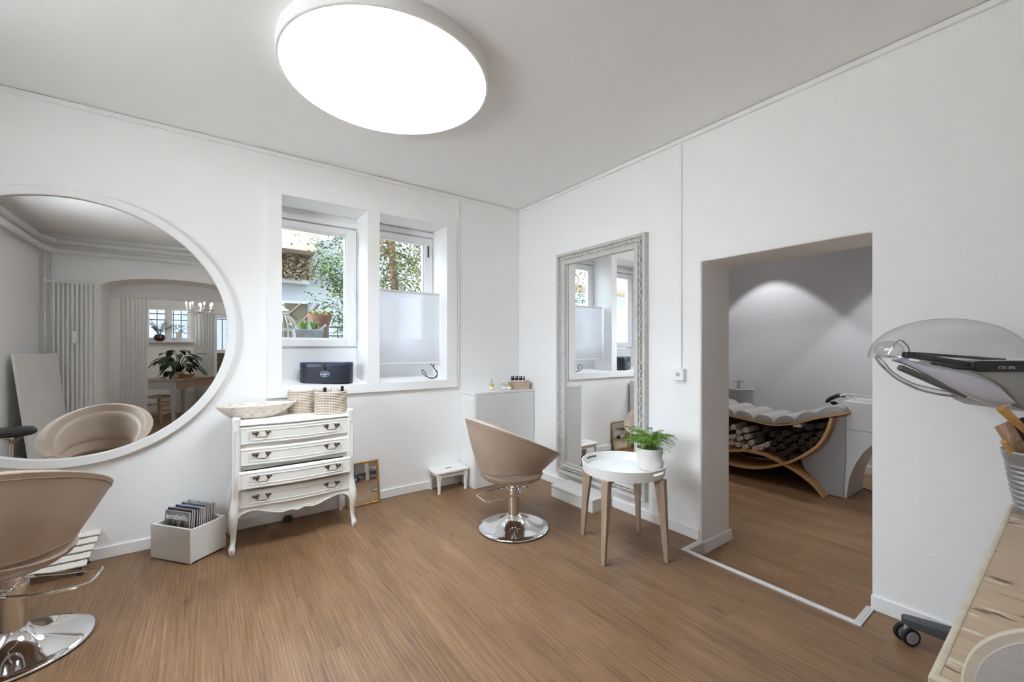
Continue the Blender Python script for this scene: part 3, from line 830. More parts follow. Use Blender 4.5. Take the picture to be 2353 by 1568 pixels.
# ------------------------------------------------------------------ corner cabinet and what stands on it
cc = thing('corner_cabinet', 'white boxed-in cabinet in the corner of the room', 'cabinet', (2.31, 3.42, 0))
CABF = mat('cabinet_white', (.79, .79, .78), .4)
x0, x1 = 1.958 - 2.31, 2.664 - 2.31
m_ = MB(); m_.box(x0 + .004, x1, -.131, .136, 0, .862); m_.build('body', CABF, cc, bevel=.002)
m_ = MB(); m_.box(x0, x1 + .003, -.135, .137, .864, .885); m_.build('top_board', CABF, cc, bevel=.002)
m_ = MB(); m_.box(x0 + .0, x0 + .005, -.108, .128, .02, .815); m_.build('side_door', CABF, cc, bevel=.0015)
m_ = MB(); m_.box(x0 + .02, x1 - .012, -.135, -.131, .004, .862); m_.build('front_panel', mat('cabinet_front', (.74, .74, .73), .35), cc, bevel=.0015)
CLR = thin_clear('clear_bottle', (.94, .96, .93), .10, .6); OIL = mat('yellow_oil', (.62, .42, .04), .15)
LAB = mat('paper_label', (.85, .85, .84), .6); GREYD = mat('grey_dropper', (.45, .45, .48), .4)
def oil_bottle(label, x, y, fill, capm, tall=.085, sl=1.0):
    t_ = thing('oil_bottle', label, 'bottle', (x, y, .8855), 0, 'little bottles on the corner cabinet')
    r_ = .0235
    MB().lathe([(.001, 0), (r_, .001), (r_, .056), (r_ * .8, .066), (.010, .072), (.010, .078), (.001, .078)], n=20, caps=False).build('body', CLR, t_)
    if fill: MB().lathe([(.001, .0015), (r_ * .94, .0015), (r_ * .94, .054), (.001, .054)], n=20, caps=False).build('oil', OIL, t_)
    MB().lathe([(r_ + .0006, .006), (r_ + .0006, .030)], n=20, caps=False).build('paper_label', LAB, t_)
    MB().lathe([(.0115, .074), (.012, .090), (.006, .094), (.0055, .104), (.001, .106)], n=14, caps=False).build('cap', capm, t_)
oil_bottle('bottle of yellow oil with a grey dropper, apart from the others', 2.262, 3.462, True, GREYD)
oil_bottle('clear bottle with white cap between the two oil bottles', 2.372, 3.405, False, WPL)
oil_bottle('bottle of yellow oil touching the small wooden box', 2.412, 3.372, True, mat('pale_cap', (.72, .75, .72), .4))
wb = thing('wooden_box', 'small pale wooden box with a slot handle on the corner cabinet', 'box', (2.553, 3.400, .8855), R(-31))
PINE = wood('washed_pine', (.56, .44, .34), (.40, .29, .21), 0, .6)
a, b_, h = .104, .062, .074
m_ = MB(); m_.box(-a, a, -b_, -b_ + .008, 0, h); m_.box(-a, a, b_ - .008, b_, 0, h)
m_.box(-a, -a + .008, -b_ + .008, b_ - .008, 0, h)
m_.box(a - .008, a, -b_ + .008, b_ - .008, 0, .042); m_.box(a - .008, a, -b_ + .008, b_ - .008, .058, h)
m_.box(a - .008, a, -b_ + .008, -.024, .042, .058); m_.box(a - .008, a, .024, b_ - .008, .042, .058)
m_.box(-a + .008, a - .008, -b_ + .008, b_ - .008, 0, .006)
m_.build('walls', PINE, wb, bevel=.0012)
tr_ = MB().box(-.088, .060, -.040, .052, h + .0005, h + .010)
tag(tr_.build('tray', mat('cream_tray', (.84, .81, .78), .4), loc=(2.553, 3.400, .8855), rz=R(-31)), 'thin cream tray lying across the small wooden box', 'tray')
for i in range(7):
    lx = -.070 + .0205 * i; ly = .006 + (.018 if i % 2 else -.012)
    ca, sa = cos(R(-31)), sin(R(-31))
    t_ = thing('dropper_bottle', 'little black bottle in the row on the cream tray', 'bottle', (2.553 + lx * ca - ly * sa, 3.40 + lx * sa + ly * ca, .8855 + h + .0105), 0, 'black bottles on the cream tray')
    MB().lathe([(.001, 0), (.0088, .0005), (.0088, .020), (.0052, .0245), (.0052, .026), (.001, .026)], n=14, caps=False).build('body', mat('black_glass', (.012, .01, .01), .15) if i == 0 else bpy.data.materials['black_glass'], t_)
    MB().lathe([(.0058, .0255), (.0062, .043), (.001, .0435)], n=12, caps=False).build('cap', BLACKP, t_)

# ------------------------------------------------------------------ little stool
st = thing('footstool', 'small worn white wooden stool with turned legs beside the corner cabinet', 'stool', (1.778, 3.450, 0))
m_ = MB()
rr = .03; o = []
for cx, cy, a0 in ((.168 - rr, .105 - rr, 0), (-.168 + rr, .105 - rr, 90), (-.168 + rr, -.105 + rr, 180), (.168 - rr, -.105 + rr, 270)):
    for i in range(6):
        a = R(a0 + 18 * i); o.append((cx + rr * cos(a), cy + rr * sin(a)))
m_.prism(o, 2, .176, .194); so = m_.build('seat', WHITEW, st, bevel=.004, segs=3)
MB().prism(stadium(.038, .007, 6), 2, .1935, .1945).build('slot', INSHADE, so, smooth=False)  # flat dark patch standing in for the shade of an open slot
m_ = MB(); m_.box(-.128, .128, -.088, -.076, .138, .176); m_.box(-.128, .128, .076, .088, .138, .176); m_.box(-.138, -.126, -.08, .08, .138, .176); m_.box(.126, .138, -.08, .08, .138, .176)
m_.build('apron', WHITEW, st, bevel=.002)
for sx in (-1, 1):
    for sy in (-1, 1):
        m_ = MB(); cx, cy = sx * .133, sy * .083
        m_.box(cx - .0165, cx + .0165, cy - .0165, cy + .0165, .118, .176)
        m_.lathe([(.013, 0), (.0145, .004), (.0125, .010), (.0135, .03), (.0165, .078), (.0175, .083), (.0150, .088), (.0180, .093), (.0150, .099), (.0185, .105), (.0165, .118)], (cx, cy, 0), 16)
        m_.build('leg', WHITEW, st, bevel=.0015)

# ------------------------------------------------------------------ white step box under the mirror
sb = thing('step_box', 'low worn white wooden step on the floor under the tall carved mirror', 'box', (2.532, 2.508, 0), R(.6))
m_ = MB(); m_.box(-.112, .112, -.243, .243, .086, .103); m_.build('top_board', WHITEW, sb, bevel=.002)
m_ = MB(); m_.box(-.108, -.090, -.24, .24, 0, .086); m_.box(.090, .108, -.24, .24, 0, .086); m_.box(-.09, .09, -.24, -.222, 0, .086); m_.box(-.09, .09, .222, .24, 0, .086)
m_.build('sides', WHITEW, sb, bevel=.002)

# ------------------------------------------------------------------ crate with magazines
CD1 = Vector((.182, -.271, 0)).normalized(); CD2 = Vector((.178, .142, 0)).normalized()
crz = math.atan2(CD2.y, CD2.x)           # local x = depth of the stack, local -y = along the cover
cr = thing('magazine_crate', 'worn white wooden crate full of magazines between mirror and chest', 'crate', (-.290 + .5 * (.182 + .178), 3.400 + .5 * (-.271 + .142), 0), crz)
hx, hy, ch = .113, .162, .213
for x in (-hx, hx - .013): MB().box(x, x + .013, -hy, hy, .006, ch).build('end_board', WHITEW, cr, bevel=.002)
for y in (-hy, hy - .013): MB().box(-hx + .004, hx - .004, y, y + .013, .010, ch - .004).build('side_board', WHITEW, cr, bevel=.002)
MB().box(-hx + .013, hx - .013, -hy + .013, hy - .013, .008, .016).build('bottom', WHITEW, cr)
m_ = MB()
for z in (.012, .05, .09, .13, .17):
    m_.box(hx - .016, hx + .002, -hy - .0025, -hy + .004, z + .004, z + .034)
m_.build('finger_joint', WHITEW, cr, bevel=.0015)
covers = [((.30, .29, .28), 'grey'), ((.035, .035, .04), 'black'), ((.55, .53, .50), 'pale grey'), ((.04, .04, .045), 'dark'), ((.05, .075, .16), 'navy'), ((.50, .30, .20), 'tan'), ((.62, .60, .58), 'light'), ((.10, .14, .24), 'blue'), ((.55, .50, .46), 'beige'), ((.03, .035, .03), 'black'), ((.6, .6, .6), 'silver'), ((.35, .38, .36), 'green grey')]
ordn = ['front', 'second', 'third', 'fourth', 'fifth', 'sixth', 'seventh', 'eighth', 'ninth', 'tenth', 'eleventh', 'last']
PAGES = mat('page_block', (.72, .68, .66), .8, col2=(.50, .44, .42), nscale=1, stretch=(900, 2, 2))
ca, sa = cos(crz), sin(crz)
for i, ((c_, cn)) in enumerate(covers):
    lx = -.085 + .0142 * i; lean = R(4 - .2 * i)
    ly = .004 + rng.uniform(-.004, .004) - (.008 if i > 2 else 0)
    hgt = .272 + (.010 * (i % 3 == 1)) + .0006 * i; wd = .100
    lab = ('magazine with a grey cover and white title, at the front of the crate' if i == 0 else
           f'magazine with {cn} cover, {ordn[i]} {"from the front " if i < 11 else ""}in the white crate')
    t_ = thing('magazine', lab, 'magazine', (cr.location.x + lx * ca - ly * sa, cr.location.y + lx * sa + ly * ca, .017), crz, 'magazines in the white crate')
    k = .0100
    cm = mat('cover_' + cn.replace(' ', '_'), c_, .25, col2=tuple(x * .55 for x in c_), nscale=14, thresh=(.42, .58))
    S = Matrix.Rotation(lean, 4, 'Y')
    m_ = MB(); m_.box(0, .0009, -wd, wd, 0, hgt); m_.box(k - .0009, k, -wd, wd, 0, hgt); m_.box(.0009, k - .0009, wd - .001, wd, 0, hgt); m_.xf(S); co_ = m_.build('cover', cm, t_, smooth=False)
    m_ = MB(); m_.box(.0009, k - .0009, -wd + .002, wd - .001, .001, hgt - .002); m_.xf(S); m_.build('pages', PAGES, t_, smooth=False)
    if i == 0:
        # title: reads along -y (towards the viewer's right), faces -x
        B_ = Matrix(((0, 0, -1, -.0006), (-1, 0, 0, wd - .008), (0, 1, 0, hgt - .050), (0, 0, 0, 1)))
        text_mesh('title_lettering', 'annabelle', .0475, mat('title_white', (.88, .87, .86), .4), co_, S @ B_, .0003, bold=.0006)
        fg_ = MB(); SK = mat('printed_figure', (.04, .035, .035), .4)
        def fig(y, z, s):
            q = [(y + a * s, z + b * s) for a, b in ((-.022, -.09), (-.02, -.01), (-.012, .0), (-.006, .008), (-.009, .02), (-.004, .031), (.004, .031), (.009, .02), (.006, .008), (.013, 0), (.022, -.015), (.028, -.09))]
            fg_.prism(q, 0, -.0005, 0)
        fig(.052, .212, .9); fig(.012, .205, .75); fig(-.046, .205, .85); fg_.xf(S); fg_.build('cover_picture', SK, co_, smooth=False)

# ------------------------------------------------------------------ slatted footrest under the round mirror
fo = thing('slatted_footrest', 'sloping worn white slatted footrest under the round mirror', 'footrest', (-.80, 3.46, 0))
PINK = chipped('worn_cream_paint', (.80, .74, .68), (.50, .38, .28), .34, 16, (1, 6, 6))
sl_a = math.atan2(.115, .18)
for k in range(5):
    m_ = MB(); m_.box(-.235, .225 + .008 * k, -.0198, .0198, -.007, .007)
    o = m_.build('slat', PINK, fo, bevel=.003); o.rotation_euler[0] = sl_a
    y = -.085 + .0425 * k; o.location = (0.0, y, .118 + (y) * .64 - .0)
for x in (-.18, .18):
    MB().obox(Vector((x, 0, .103)), (.012, 0, 0), (0, .100, .064), (0, -.004, .0065)).build('bearer', DARKG, fo)
IRON = mat('black_iron', (.025, .023, .022), .5)
for x in (-.185, .198):
    for y, z in ((-.082, .045), (.078, .148)):
        m_ = MB(); m_.tube([(x, y, 0), (x, y, z)], .006, 8); m_.lathe([(.017, 0), (.016, .006), (.008, .010)], (x, y, 0), 14)
        m_.build('leg', IRON, fo)
m_ = MB().lathe([(.001, 0), (.03, .002), (.033, .02), (.026, .036), (.001, .038)], n=20, caps=False)
tag(m_.build('door_stop', mat('dark_grey_rubber', (.05, .055, .06), .6), loc=(.47, 3.515, 0)), 'small dark grey stopper on the floor beneath the chest', 'door stop')

# ------------------------------------------------------------------ side table with plant
TC = (2.180, 1.770)
sd = thing('side_table', 'round white tray table on four tapered oak legs', 'table', (TC[0], TC[1], 0))
OAK = wood('light_oak', (.45, .34, .245), (.33, .235, .16), 2, .5)
TRAYW = mat('tray_white', (.84, .84, .83), .3)
# the legs stand square to one another, turned 16 degrees
for k, a in enumerate((R(107), R(196.5), R(281), R(17.5))):
    d = Vector((cos(a), sin(a), 0)); s = Vector((-sin(a), cos(a), 0))
    m_ = MB(); rings = []
    for z, ro, wd, dp in ((0, .303, .0115, .0125), (.25, .292, .017, .020), (.46, .282, .0215, .030), (.4985, .281, .022, .034)):
        c0 = d * (ro - dp) + Vector((0, 0, z))
        rings.append([c0 + d * dp + s * wd, c0 + d * dp - s * wd, c0 - d * dp - s * wd, c0 - d * dp + s * wd])
    m_.loft(rings); m_.build('leg', OAK, sd, bevel=.002)
m_ = MB()
for a in (R(107), R(17)):
    d = Vector((cos(a), sin(a), 0)); s = Vector((-sin(a), cos(a), 0))
    if a < 1: m_.obox((0, 0, .482), d * .245, s * .014, (0, 0, .015))
    else:
        for q in (-1, 1): m_.obox(d * q * .1295 + Vector((0, 0, .482)), d * .1145, s * .014, (0, 0, .015))
m_.build('cross_rail', OAK, sd, bevel=.0015)
tray = MB(); n = 120
def inslot(i):
    a = 360 * (i + .5) / n
    return abs((a - 97 + 180) % 360 - 180) < 12 or abs((a - 274 + 180) % 360 - 180) < 12
zz = [.499, .520, .530, .546, .562]
ro = [.257, .260, .2615, .264, .266]; ri = [.249, .252, .2535, .256, .258]
vs = []
for i in range(n):
    a = 2 * PI * i / n
    for r_, z in zip(ro, zz): vs.append((r_ * cos(a), r_ * sin(a), z))
    for r_, z in zip(ri, zz): vs.append((r_ * cos(a), r_ * sin(a), max(z, .507)))
fs = []; K = 10
for i in range(n):
    j = (i + 1) % n; A, B_ = i * K, j * K
    for q in range(4):
        if q == 2 and inslot(i): continue
        fs.append((A + q, B_ + q, B_ + q + 1, A + q + 1)); fs.append((A + 5 + q, A + 6 + q, B_ + 6 + q, B_ + 5 + q))
    fs.append((A + 4, B_ + 4, B_ + 9, A + 9))
    if inslot(i):
        fs.append((A + 2, B_ + 2, B_ + 7, A + 7)); fs.append((A + 3, A + 8, B_ + 8, B_ + 3))
        if not inslot(i - 1): fs.append((A + 2, A + 7, A + 8, A + 3))
        if not inslot(i + 1): fs.append((B_ + 2, B_ + 3, B_ + 8, B_ + 7))
fs.append(tuple(i * K for i in range(n))[::-1]); fs.append(tuple(i * K + 5 for i in range(n)))
tray.add(vs, fs); tray.build('tray', TRAYW, sd, angle=50)

pl = thing('potted_fern', 'feathery green fern in a ribbed off-white pot on the tray table', 'plant', (2.318, 1.668, .5075))
POT = mat('ribbed_stoneware', (.74, .71, .675), .55, bump=.15, bscale=150)
m_ = MB(); pr = [(.001, 0), (.052, 0), (.060, .006)]
for i in range(26):
    z = .010 + i * .0049; r_ = .061 + .021 * min(1, z / .11) ** .6
    pr += [(r_, z), (r_ + .0009, z + .0025)]
pr += [(.083, .142), (.080, .1445), (.077, .142), (.075, .11), (.001, .108)]
m_.lathe(pr, n=48, caps=False); m_.build('pot', POT, pl, angle=60)
MB().lathe([(.001, .126), (.05, .127), (.0765, .122)], n=30, caps=False).build('soil', mat('soil', (.03, .022, .015), .9, bump=.5, bscale=80), pl)
FERN = mat('fern_green', (.26, .45, .06), .55, col2=(.08, .19, .028), nscale=18, thresh=(.35, .62))
m_ = MB()
def needle(p, d, l, w):
    d = Vector(d).normalized(); s = d.cross(Vector((rng.uniform(-1, 1), rng.uniform(-1, 1), .3))).normalized() * w
    q = p + d * l
    m_.add([p + s, p - s, q - s * .3, q + s * .3], [(0, 1, 2, 3)])
for k in range(64):
    a = rng.uniform(0, 2 * PI); big = k % 5 == 0
    L_ = rng.uniform(.08, .155) * (1.25 if big else 1); up = rng.uniform(.075, .155)
    st0 = Vector((rng.uniform(-.028, .028), rng.uniform(-.028, .028), .124))
    drop = rng.uniform(.0, .085)
    d = Vector((cos(a), sin(a), 0)); pts = []
    for i in range(13):
        t = i / 12
        pts.append(st0 + d * (L_ * t ** 1.25) + Vector((0, 0, up * (1 - (1 - t) ** 2) - drop * t ** 3)))
    m_.tube(pts, [.0011 * (1 - .6 * i / 12) for i in range(13)], 4)
    s = Vector((-sin(a), cos(a), 0))
    for i in range(5, 13):
        t = (i - 4) / 9; wl = .040 * (1 - .75 * t) * (1 if big or k % 3 else .8)
        for q in (-1, 1):
            for j in range(2):
                b0 = pts[i] + (pts[i] - pts[i - 1]) * (-.5 * j)
                bd = (s * q + d * .55 + Vector((0, 0, rng.uniform(-.15, .22)))).normalized()
                for e in range(5):
                    p0 = b0 + bd * (wl * e / 5)
                    needle(p0, bd + Vector((rng.uniform(-.7, .7), rng.uniform(-.7, .7), rng.uniform(-.5, .6))), .0115, .0008)
                needle(b0, bd, wl, .0006)
for k in range(150):
    a = rng.uniform(0, 2 * PI); d = Vector((cos(a) * rng.uniform(.1, .8), sin(a) * rng.uniform(.1, .8), 1))
    needle(Vector((rng.uniform(-.04, .04), rng.uniform(-.04, .04), .124)), d, rng.uniform(.03, .075), .0012)
fo_ = m_.build('foliage', FERN, pl, smooth=False, recalc=False)

# ------------------------------------------------------------------ socket on the doorway wall
sk = thing('wall_socket', 'small white wall socket at the end of the vertical duct', 'socket', (XB, 1.666, 1.115))
MB().box(-.034, 0, -.042, .042, -.042, .042).build('housing', TRIM, sk, bevel=.004)
m_ = MB(); m_.prism([(-.010, .014), (.012, .014), (.018, 0), (.012, -.014), (-.010, -.014), (-.016, 0)], 0, -.0355, -.034)
so = m_.build('outlet_face', mat('socket_face', (.55, .55, .54), .5), sk, smooth=False)
m_ = MB()
for y, z in ((-.006, .004), (.006, .004), (0, -.006)): m_.box(-.0362, -.0354, y - .002, y + .002, z - .002, z + .002)
m_.build('pin_hole', BLACKP, so, smooth=False)
t = MB().box(XB - .014, XB, 1.652, 1.672, 1.157, ZC - .006)
struct(t.build('trim_7', TRIM, bevel=.003), 'thin white vertical duct running down to the wall socket')

# ------------------------------------------------------------------ washing room: lounge, basin, towels
LX0, LX1 = 4.565, 5.10
BEECH = wood('bent_beech_edge', (.62, .37, .17), (.52, .29, .12), 1, .45)
GREYL = mat('lounge_grey_panel', (.36, .36, .365), .5); WHITEL = mat('lounge_white_panel', (.66, .66, .66), .4)
CUSH = mat('grey_leather', (.40, .385, .37), .38, bump=.08, bscale=200)
lo = thing('washing_lounge', 'curved beech hair-washing lounge with grey cushions in the far room', 'washing lounge', (LX0, 1.9, Z2))
OY, OZ = 1.9, Z2
def sheet(mb, pts, th, x0, x1):
    P = [Vector((0, p[0], p[1])) for p in pts]; secs = []
    for i, p in enumerate(P):
        t = (P[min(i + 1, len(P) - 1)] - P[max(i - 1, 0)]).normalized(); nn = Vector((0, -t.z, t.y))
        a, b_ = p + nn * th / 2, p - nn * th / 2
        secs.append([(x0, a.y, a.z), (x1, a.y, a.z), (x1, b_.y, b_.z), (x0, b_.y, b_.z)])
    mb.loft(secs)
def lp(pts, k=6): return [(q.y - OY, q.z - OZ) for q in catmull([(0, a, b) for a, b in pts], k)]
deck = [(3.05, .80), (2.85, .70), (2.65, .625), (2.45, .59), (2.266, .565), (2.015, .540), (1.826, .528), (1.642, .573), (1.472, .645), (1.357, .683), (1.246, .722)]
m_ = MB(); sheet(m_, lp(deck), .020, 0, .535); m_.build('deck', BEECH, lo)
u_arc = [(2.98, .66), (2.93, .45), (2.80, .27), (2.60, .13), (2.43, .07), (2.266, .036), (2.06, .045), (1.92, .080), (1.81, .125), (1.707, .178), (1.636, .226), (1.552, .296), (1.452, .402), (1.385, .540), (1.352, .665)]
m_ = MB(); sheet(m_, lp(u_arc), .024, 0, .535); m_.build('shell_arc', BEECH, lo)
l_arc = [(2.80, -.078), (2.72, .02), (2.58, .115), (2.42, .165), (2.266, .180), (2.12, .212), (2.015, .213), (1.90, .205), (1.736, .150), (1.621, .100), (1.499, .020), (1.411, -.079)]
m_ = MB(); sheet(m_, lp(l_arc), .022, .001, .534); m_.build('leg_arc', BEECH, lo)
dk = [1.255, 1.472, 1.642, 1.826, 2.018, 2.213, 2.40, 2.60, 2.82, 3.03]
dpts = lp(deck, 8)
def deckz(y):
    y -= OY
    for (a, za), (b_, zb) in zip(dpts, dpts[1:]):
        if min(a, b_) <= y <= max(a, b_): return za + (zb - za) * (y - a) / (b_ - a)
    return dpts[-1][1]
for a, b_ in zip(dk, dk[1:]):
    m_ = MB(); za, zb = deckz(a), deckz(b_); rings = []
    for x, s in ((.0, .90), (.010, .97), (.03, 1), (.505, 1), (.525, .97), (.535, .90)):
        r_ = []
        for i in range(21):
            t = i / 20; u = .5 - .5 * cos(PI * t)
            hh = .078 * (1 - abs(2 * u - 1) ** 2.6) ** .55 * s
            r_.append((x, a + .004 + (b_ - a - .008) * u - OY, za + (zb - za) * u + .011 + hh))
        rings.append(r_)
    m_.loft(rings); m_.build('cushion', CUSH, lo, angle=70)
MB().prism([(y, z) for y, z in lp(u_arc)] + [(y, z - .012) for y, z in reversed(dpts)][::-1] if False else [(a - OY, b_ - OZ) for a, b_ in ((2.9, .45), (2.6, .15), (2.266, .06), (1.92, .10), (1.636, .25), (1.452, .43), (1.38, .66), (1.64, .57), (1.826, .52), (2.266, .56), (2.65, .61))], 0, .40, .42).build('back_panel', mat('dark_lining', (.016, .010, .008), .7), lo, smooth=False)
MB().prism([(a - OY, b_ - OZ) for a, b_ in ((1.35, .70), (1.385, .54), (1.45, .40), (1.55, .29), (1.64, .22), (1.60, .12), (1.50, .03), (1.42, -.07), (1.30, -.07), (1.28, .3), (1.28, .70))], 0, .115, .50).build('side_panel', GREYL, lo, smooth=False)
ba = [(1.47, -.078), (1.275, -.078), (1.268, .02), (1.255, .12), (1.211, .255), (1.16, .36), (1.10, .441), (1.0, .50), (.85, .535), (.70, .548), (.70, .79), (1.30, .815), (1.32, .70), (1.33, .60), (1.345, .50), (1.37, .35), (1.42, .16), (1.46, .0)]
m_ = MB().prism([(a - OY, b_ - OZ) for a, b_ in ba], 0, .135, .60)
bo = m_.build('basin_body', WHITEL, lo, bevel=.004, angle=40)
MB().box(.1335, .136, .70 - OY, 1.335 - OY, .5555 - OZ, .5585 - OZ).build('panel_seam', BLACKP, bo, smooth=False)
m_ = MB(); m_.tube([(.1348, 1.371 - OY + .031 * sup(cos(2 * PI * i / 24), .8), .122 - OZ + .068 * sup(sin(2 * PI * i / 24), .7)) for i in range(24)], .002, 5, closed=True)
m_.build('hatch', GREYL, bo)
m_ = MB(); secs = []
for i in range(40):
    a = 2 * PI * i / 40; cx, cyy = .37, 1.0 - OY
    o = []
    for r_, z in ((1.0, .80), (1.02, .83), (1.0, .842), (.95, .842), (.88, .80), (.5, .72), (.05, .70)):
        o.append((cx + .215 * r_ * sup(cos(a), .7), cyy + .27 * r_ * sup(sin(a), .7), z - OZ + .02 * (z > .79) * max(0, sin(a) * 0)))
    secs.append(o)
m_.loft(secs, closed=False, caps=False, loop=True); m_.build('basin', mat('basin_ceramic', (.74, .74, .74), .2), lo)
m_ = MB()
pth = catmull([(.30, 1.475, .772), (.30, 1.455, .800), (.30, 1.41, .832), (.30, 1.363, .850), (.30, 1.338, .836)], 6)
m_.tube([(p.x, p.y - OY, p.z - OZ) for p in pth], [.012 + .012 * sin(PI * i / (len(pth) - 1)) for i in range(len(pth))], 10, sq=(.8, 3.2))
m_.tube([(p[0], p[1] - OY, p[2] - OZ) for p in ((.27, 1.42, .78), (.25, 1.37, .745), (.20, 1.315, .715))], [.016, .02, .012], 8, sq=(.6, 2.5))
m_.build('neck_rest', RUBBER, lo)
hs = MB(); hs.tube([(LX0 + .20, 1.345, .855), (LX0 + .21, 1.30, .868), (LX0 + .23, 1.20, .861), (LX0 + .25, 1.10, .856), (LX0 + .26, 1.02, .857)], [.010, .013, .011, .012, .010], 10)
hv = thing('hand_shower', 'grey hand shower lying across the white wash basin', 'shower', (LX0 + .23, 1.18, .86))
hs.v = [(a - LX0 - .23, b_ - 1.18, c - .86) for a, b_, c in hs.v]
hs.build('handle', mat('shower_grey', (.55, .55, .57), .3), hv)
MB().sphere((.022, -.075, .004), .013, .016, .012).build('button', BLACKP, hv)
m_ = MB().box(.02, .17, 1.598 - OY, 1.668 - OY, .535 - OZ, .566 - OZ).build('paper_tag', mat('paper', (.8, .8, .78), .7), lo, smooth=False)
MB().box(.43, .45, 1.50 - OY, 2.75 - OY, .0, .11).build('floor_strip', mat('dark_strip', (.02, .02, .022), .6), lo)  # near-black strip along the floor behind the arcs
MB().box(.43, .452, 1.45 - OY, 2.75 - OY, .111, .215).build('plinth_board', WHITEL, lo)
def spiral(mb, R0, turns=2.4, th=.0062, L_=.27):
    o = []; i_ = []
    N_ = int(turns * 18)
    for k in range(N_ + 1):
        t = k / N_; a = turns * 2 * PI * t; r_ = .006 + (R0 - .006) * t
        w_ = 1 + .10 * sin(3.1 * a + 1)
        o.append((r_ * cos(a) * w_, r_ * sin(a) * .93)); r2 = max(.001, r_ - th)
        i_.append((r2 * cos(a) * w_, r2 * sin(a) * .93))
    vs = []
    for x in (0, L_):
        vs += [(x, a, b_) for a, b_ in o] + [(x, a, b_) for a, b_ in i_]
    n_ = N_ + 1; fs = []
    for k in range(N_):
        fs += [(k, k + 1, n_ + k + 1, n_ + k), (2 * n_ + k, 3 * n_ + k, 3 * n_ + k + 1, 2 * n_ + k + 1), (k, 2 * n_ + k, 2 * n_ + k + 1, k + 1), (n_ + k, n_ + k + 1, 3 * n_ + k + 1, 3 * n_ + k)]
    mb.add(vs, fs); return mb
TCR = mat('cream_towel', (.74, .66, .58), .95, bump=.5, bscale=300, sheen=.3); TBR = mat('brown_towel', (.050, .026, .017), .95, bump=.5, bscale=300, sheen=.3)
def relax(P, r, it=80):
    P = [list(p) for p in P]
    for _ in range(it):
        for i in range(len(P)):
            for j in range(i):
                dx, dz = P[i][0] - P[j][0], P[i][1] - P[j][1]; d = math.hypot(dx, dz) or 1e-6
                if d < 2 * r:
                    s = (2 * r - d) / 2 / d
                    P[i][0] += dx * s; P[i][1] += dz * s; P[j][0] -= dx * s; P[j][1] -= dz * s
    return P
cream = [(2.244, .437), (2.114, .426), (2.191, .387), (2.097, .358), (2.252, .336), (2.178, .326), (2.262, .262), (2.188, .272), (2.071, .301), (1.969, .275), (2.122, .248), (2.038, .246), (1.917, .310), (2.33, .40), (2.33, .30)]
brown = [(1.933, .463), (2.005, .387), (1.863, .424), (1.798, .397), (1.735, .458), (1.67, .42), (1.544, .545), (1.445, .573), (1.578, .452), (1.452, .498), (1.5, .43), (1.731, .372), (1.599, .396), (1.847, .338), (1.779, .318), (1.67, .339), (1.534, .381), (1.855, .278), (1.706, .283), (1.599, .33), (1.768, .245), (1.684, .235), (1.65, .51)]
pos = relax(cream + brown, .0335)
protoC = spiral(MB(), .0325).build('rolled_towel', TCR); protoB = spiral(MB(), .0325).build('rolled_towel', TBR)
for i, (y, z) in enumerate(pos):
    c_ = i < len(cream); src = protoC if c_ else protoB
    o = src if i in (0, len(cream)) else src.copy()
    if o is not src: COL.objects.link(o)
    o.location = (LX0 + .03 + rng.uniform(-.012, .02), y, z); o.rotation_euler = (rng.uniform(0, 6.28), 0, 0)
    tag(o, 'rolled cream towel in the pile inside the washing lounge' if c_ else 'rolled dark brown towel in the pile inside the washing lounge', 'towel', 'cream rolled towels in the lounge' if c_ else 'brown rolled towels in the lounge')
snk = thing('pedestal_sink', 'tapered grey-white pedestal sink behind the washing lounge', 'sink', (5.48, 2.60, Z2))
m_ = MB(); m_.lathe([(.001, 0), (.10, 0), (.11, .01), (.125, .35), (.145, .62), (.158, .82), (.165, .856), (.162, .862), (.152, .862), (.14, .84), (.10, .80), (.001, .79)], n=40, caps=False)
m_.build('pedestal', mat('sink_grey', (.42, .42, .43), .35), snk)
m_ = MB(); ring(m_, [(.150, .858), (.168, .856), (.168, .868), (.150, .868)], 40); m_.build('rim', WPL, snk)
m_ = MB(); m_.lathe([(.028, .80), (.026, .86), (.022, .945)], (.02, .02, 0), 16); m_.lathe([(.06, .945), (.065, .95), (.065, .958), (.001, .96)], (.02, .02, 0), 24, caps=False); m_.tube([(.02, .02, .95), (.03, .03, 1.03)], .005, 8)
m_.build('faucet', STEEL, snk)
cbm = MB(); cbm.tube(catmull([(5.35, 1.55, Z2 + .006), (5.2, 1.3, Z2 + .006), (5.0, 1.08, Z2 + .006), (4.75, .95, Z2 + .006)], 6), .005, 6)
tag(cbm.build('floor_cable', RUBBER), 'black cable on the floor beneath the wash basin', 'cable')
SPOTM = mat('spot_lens', (.9, .9, .9), .4, emit=(1, .97, .93), estr=30)
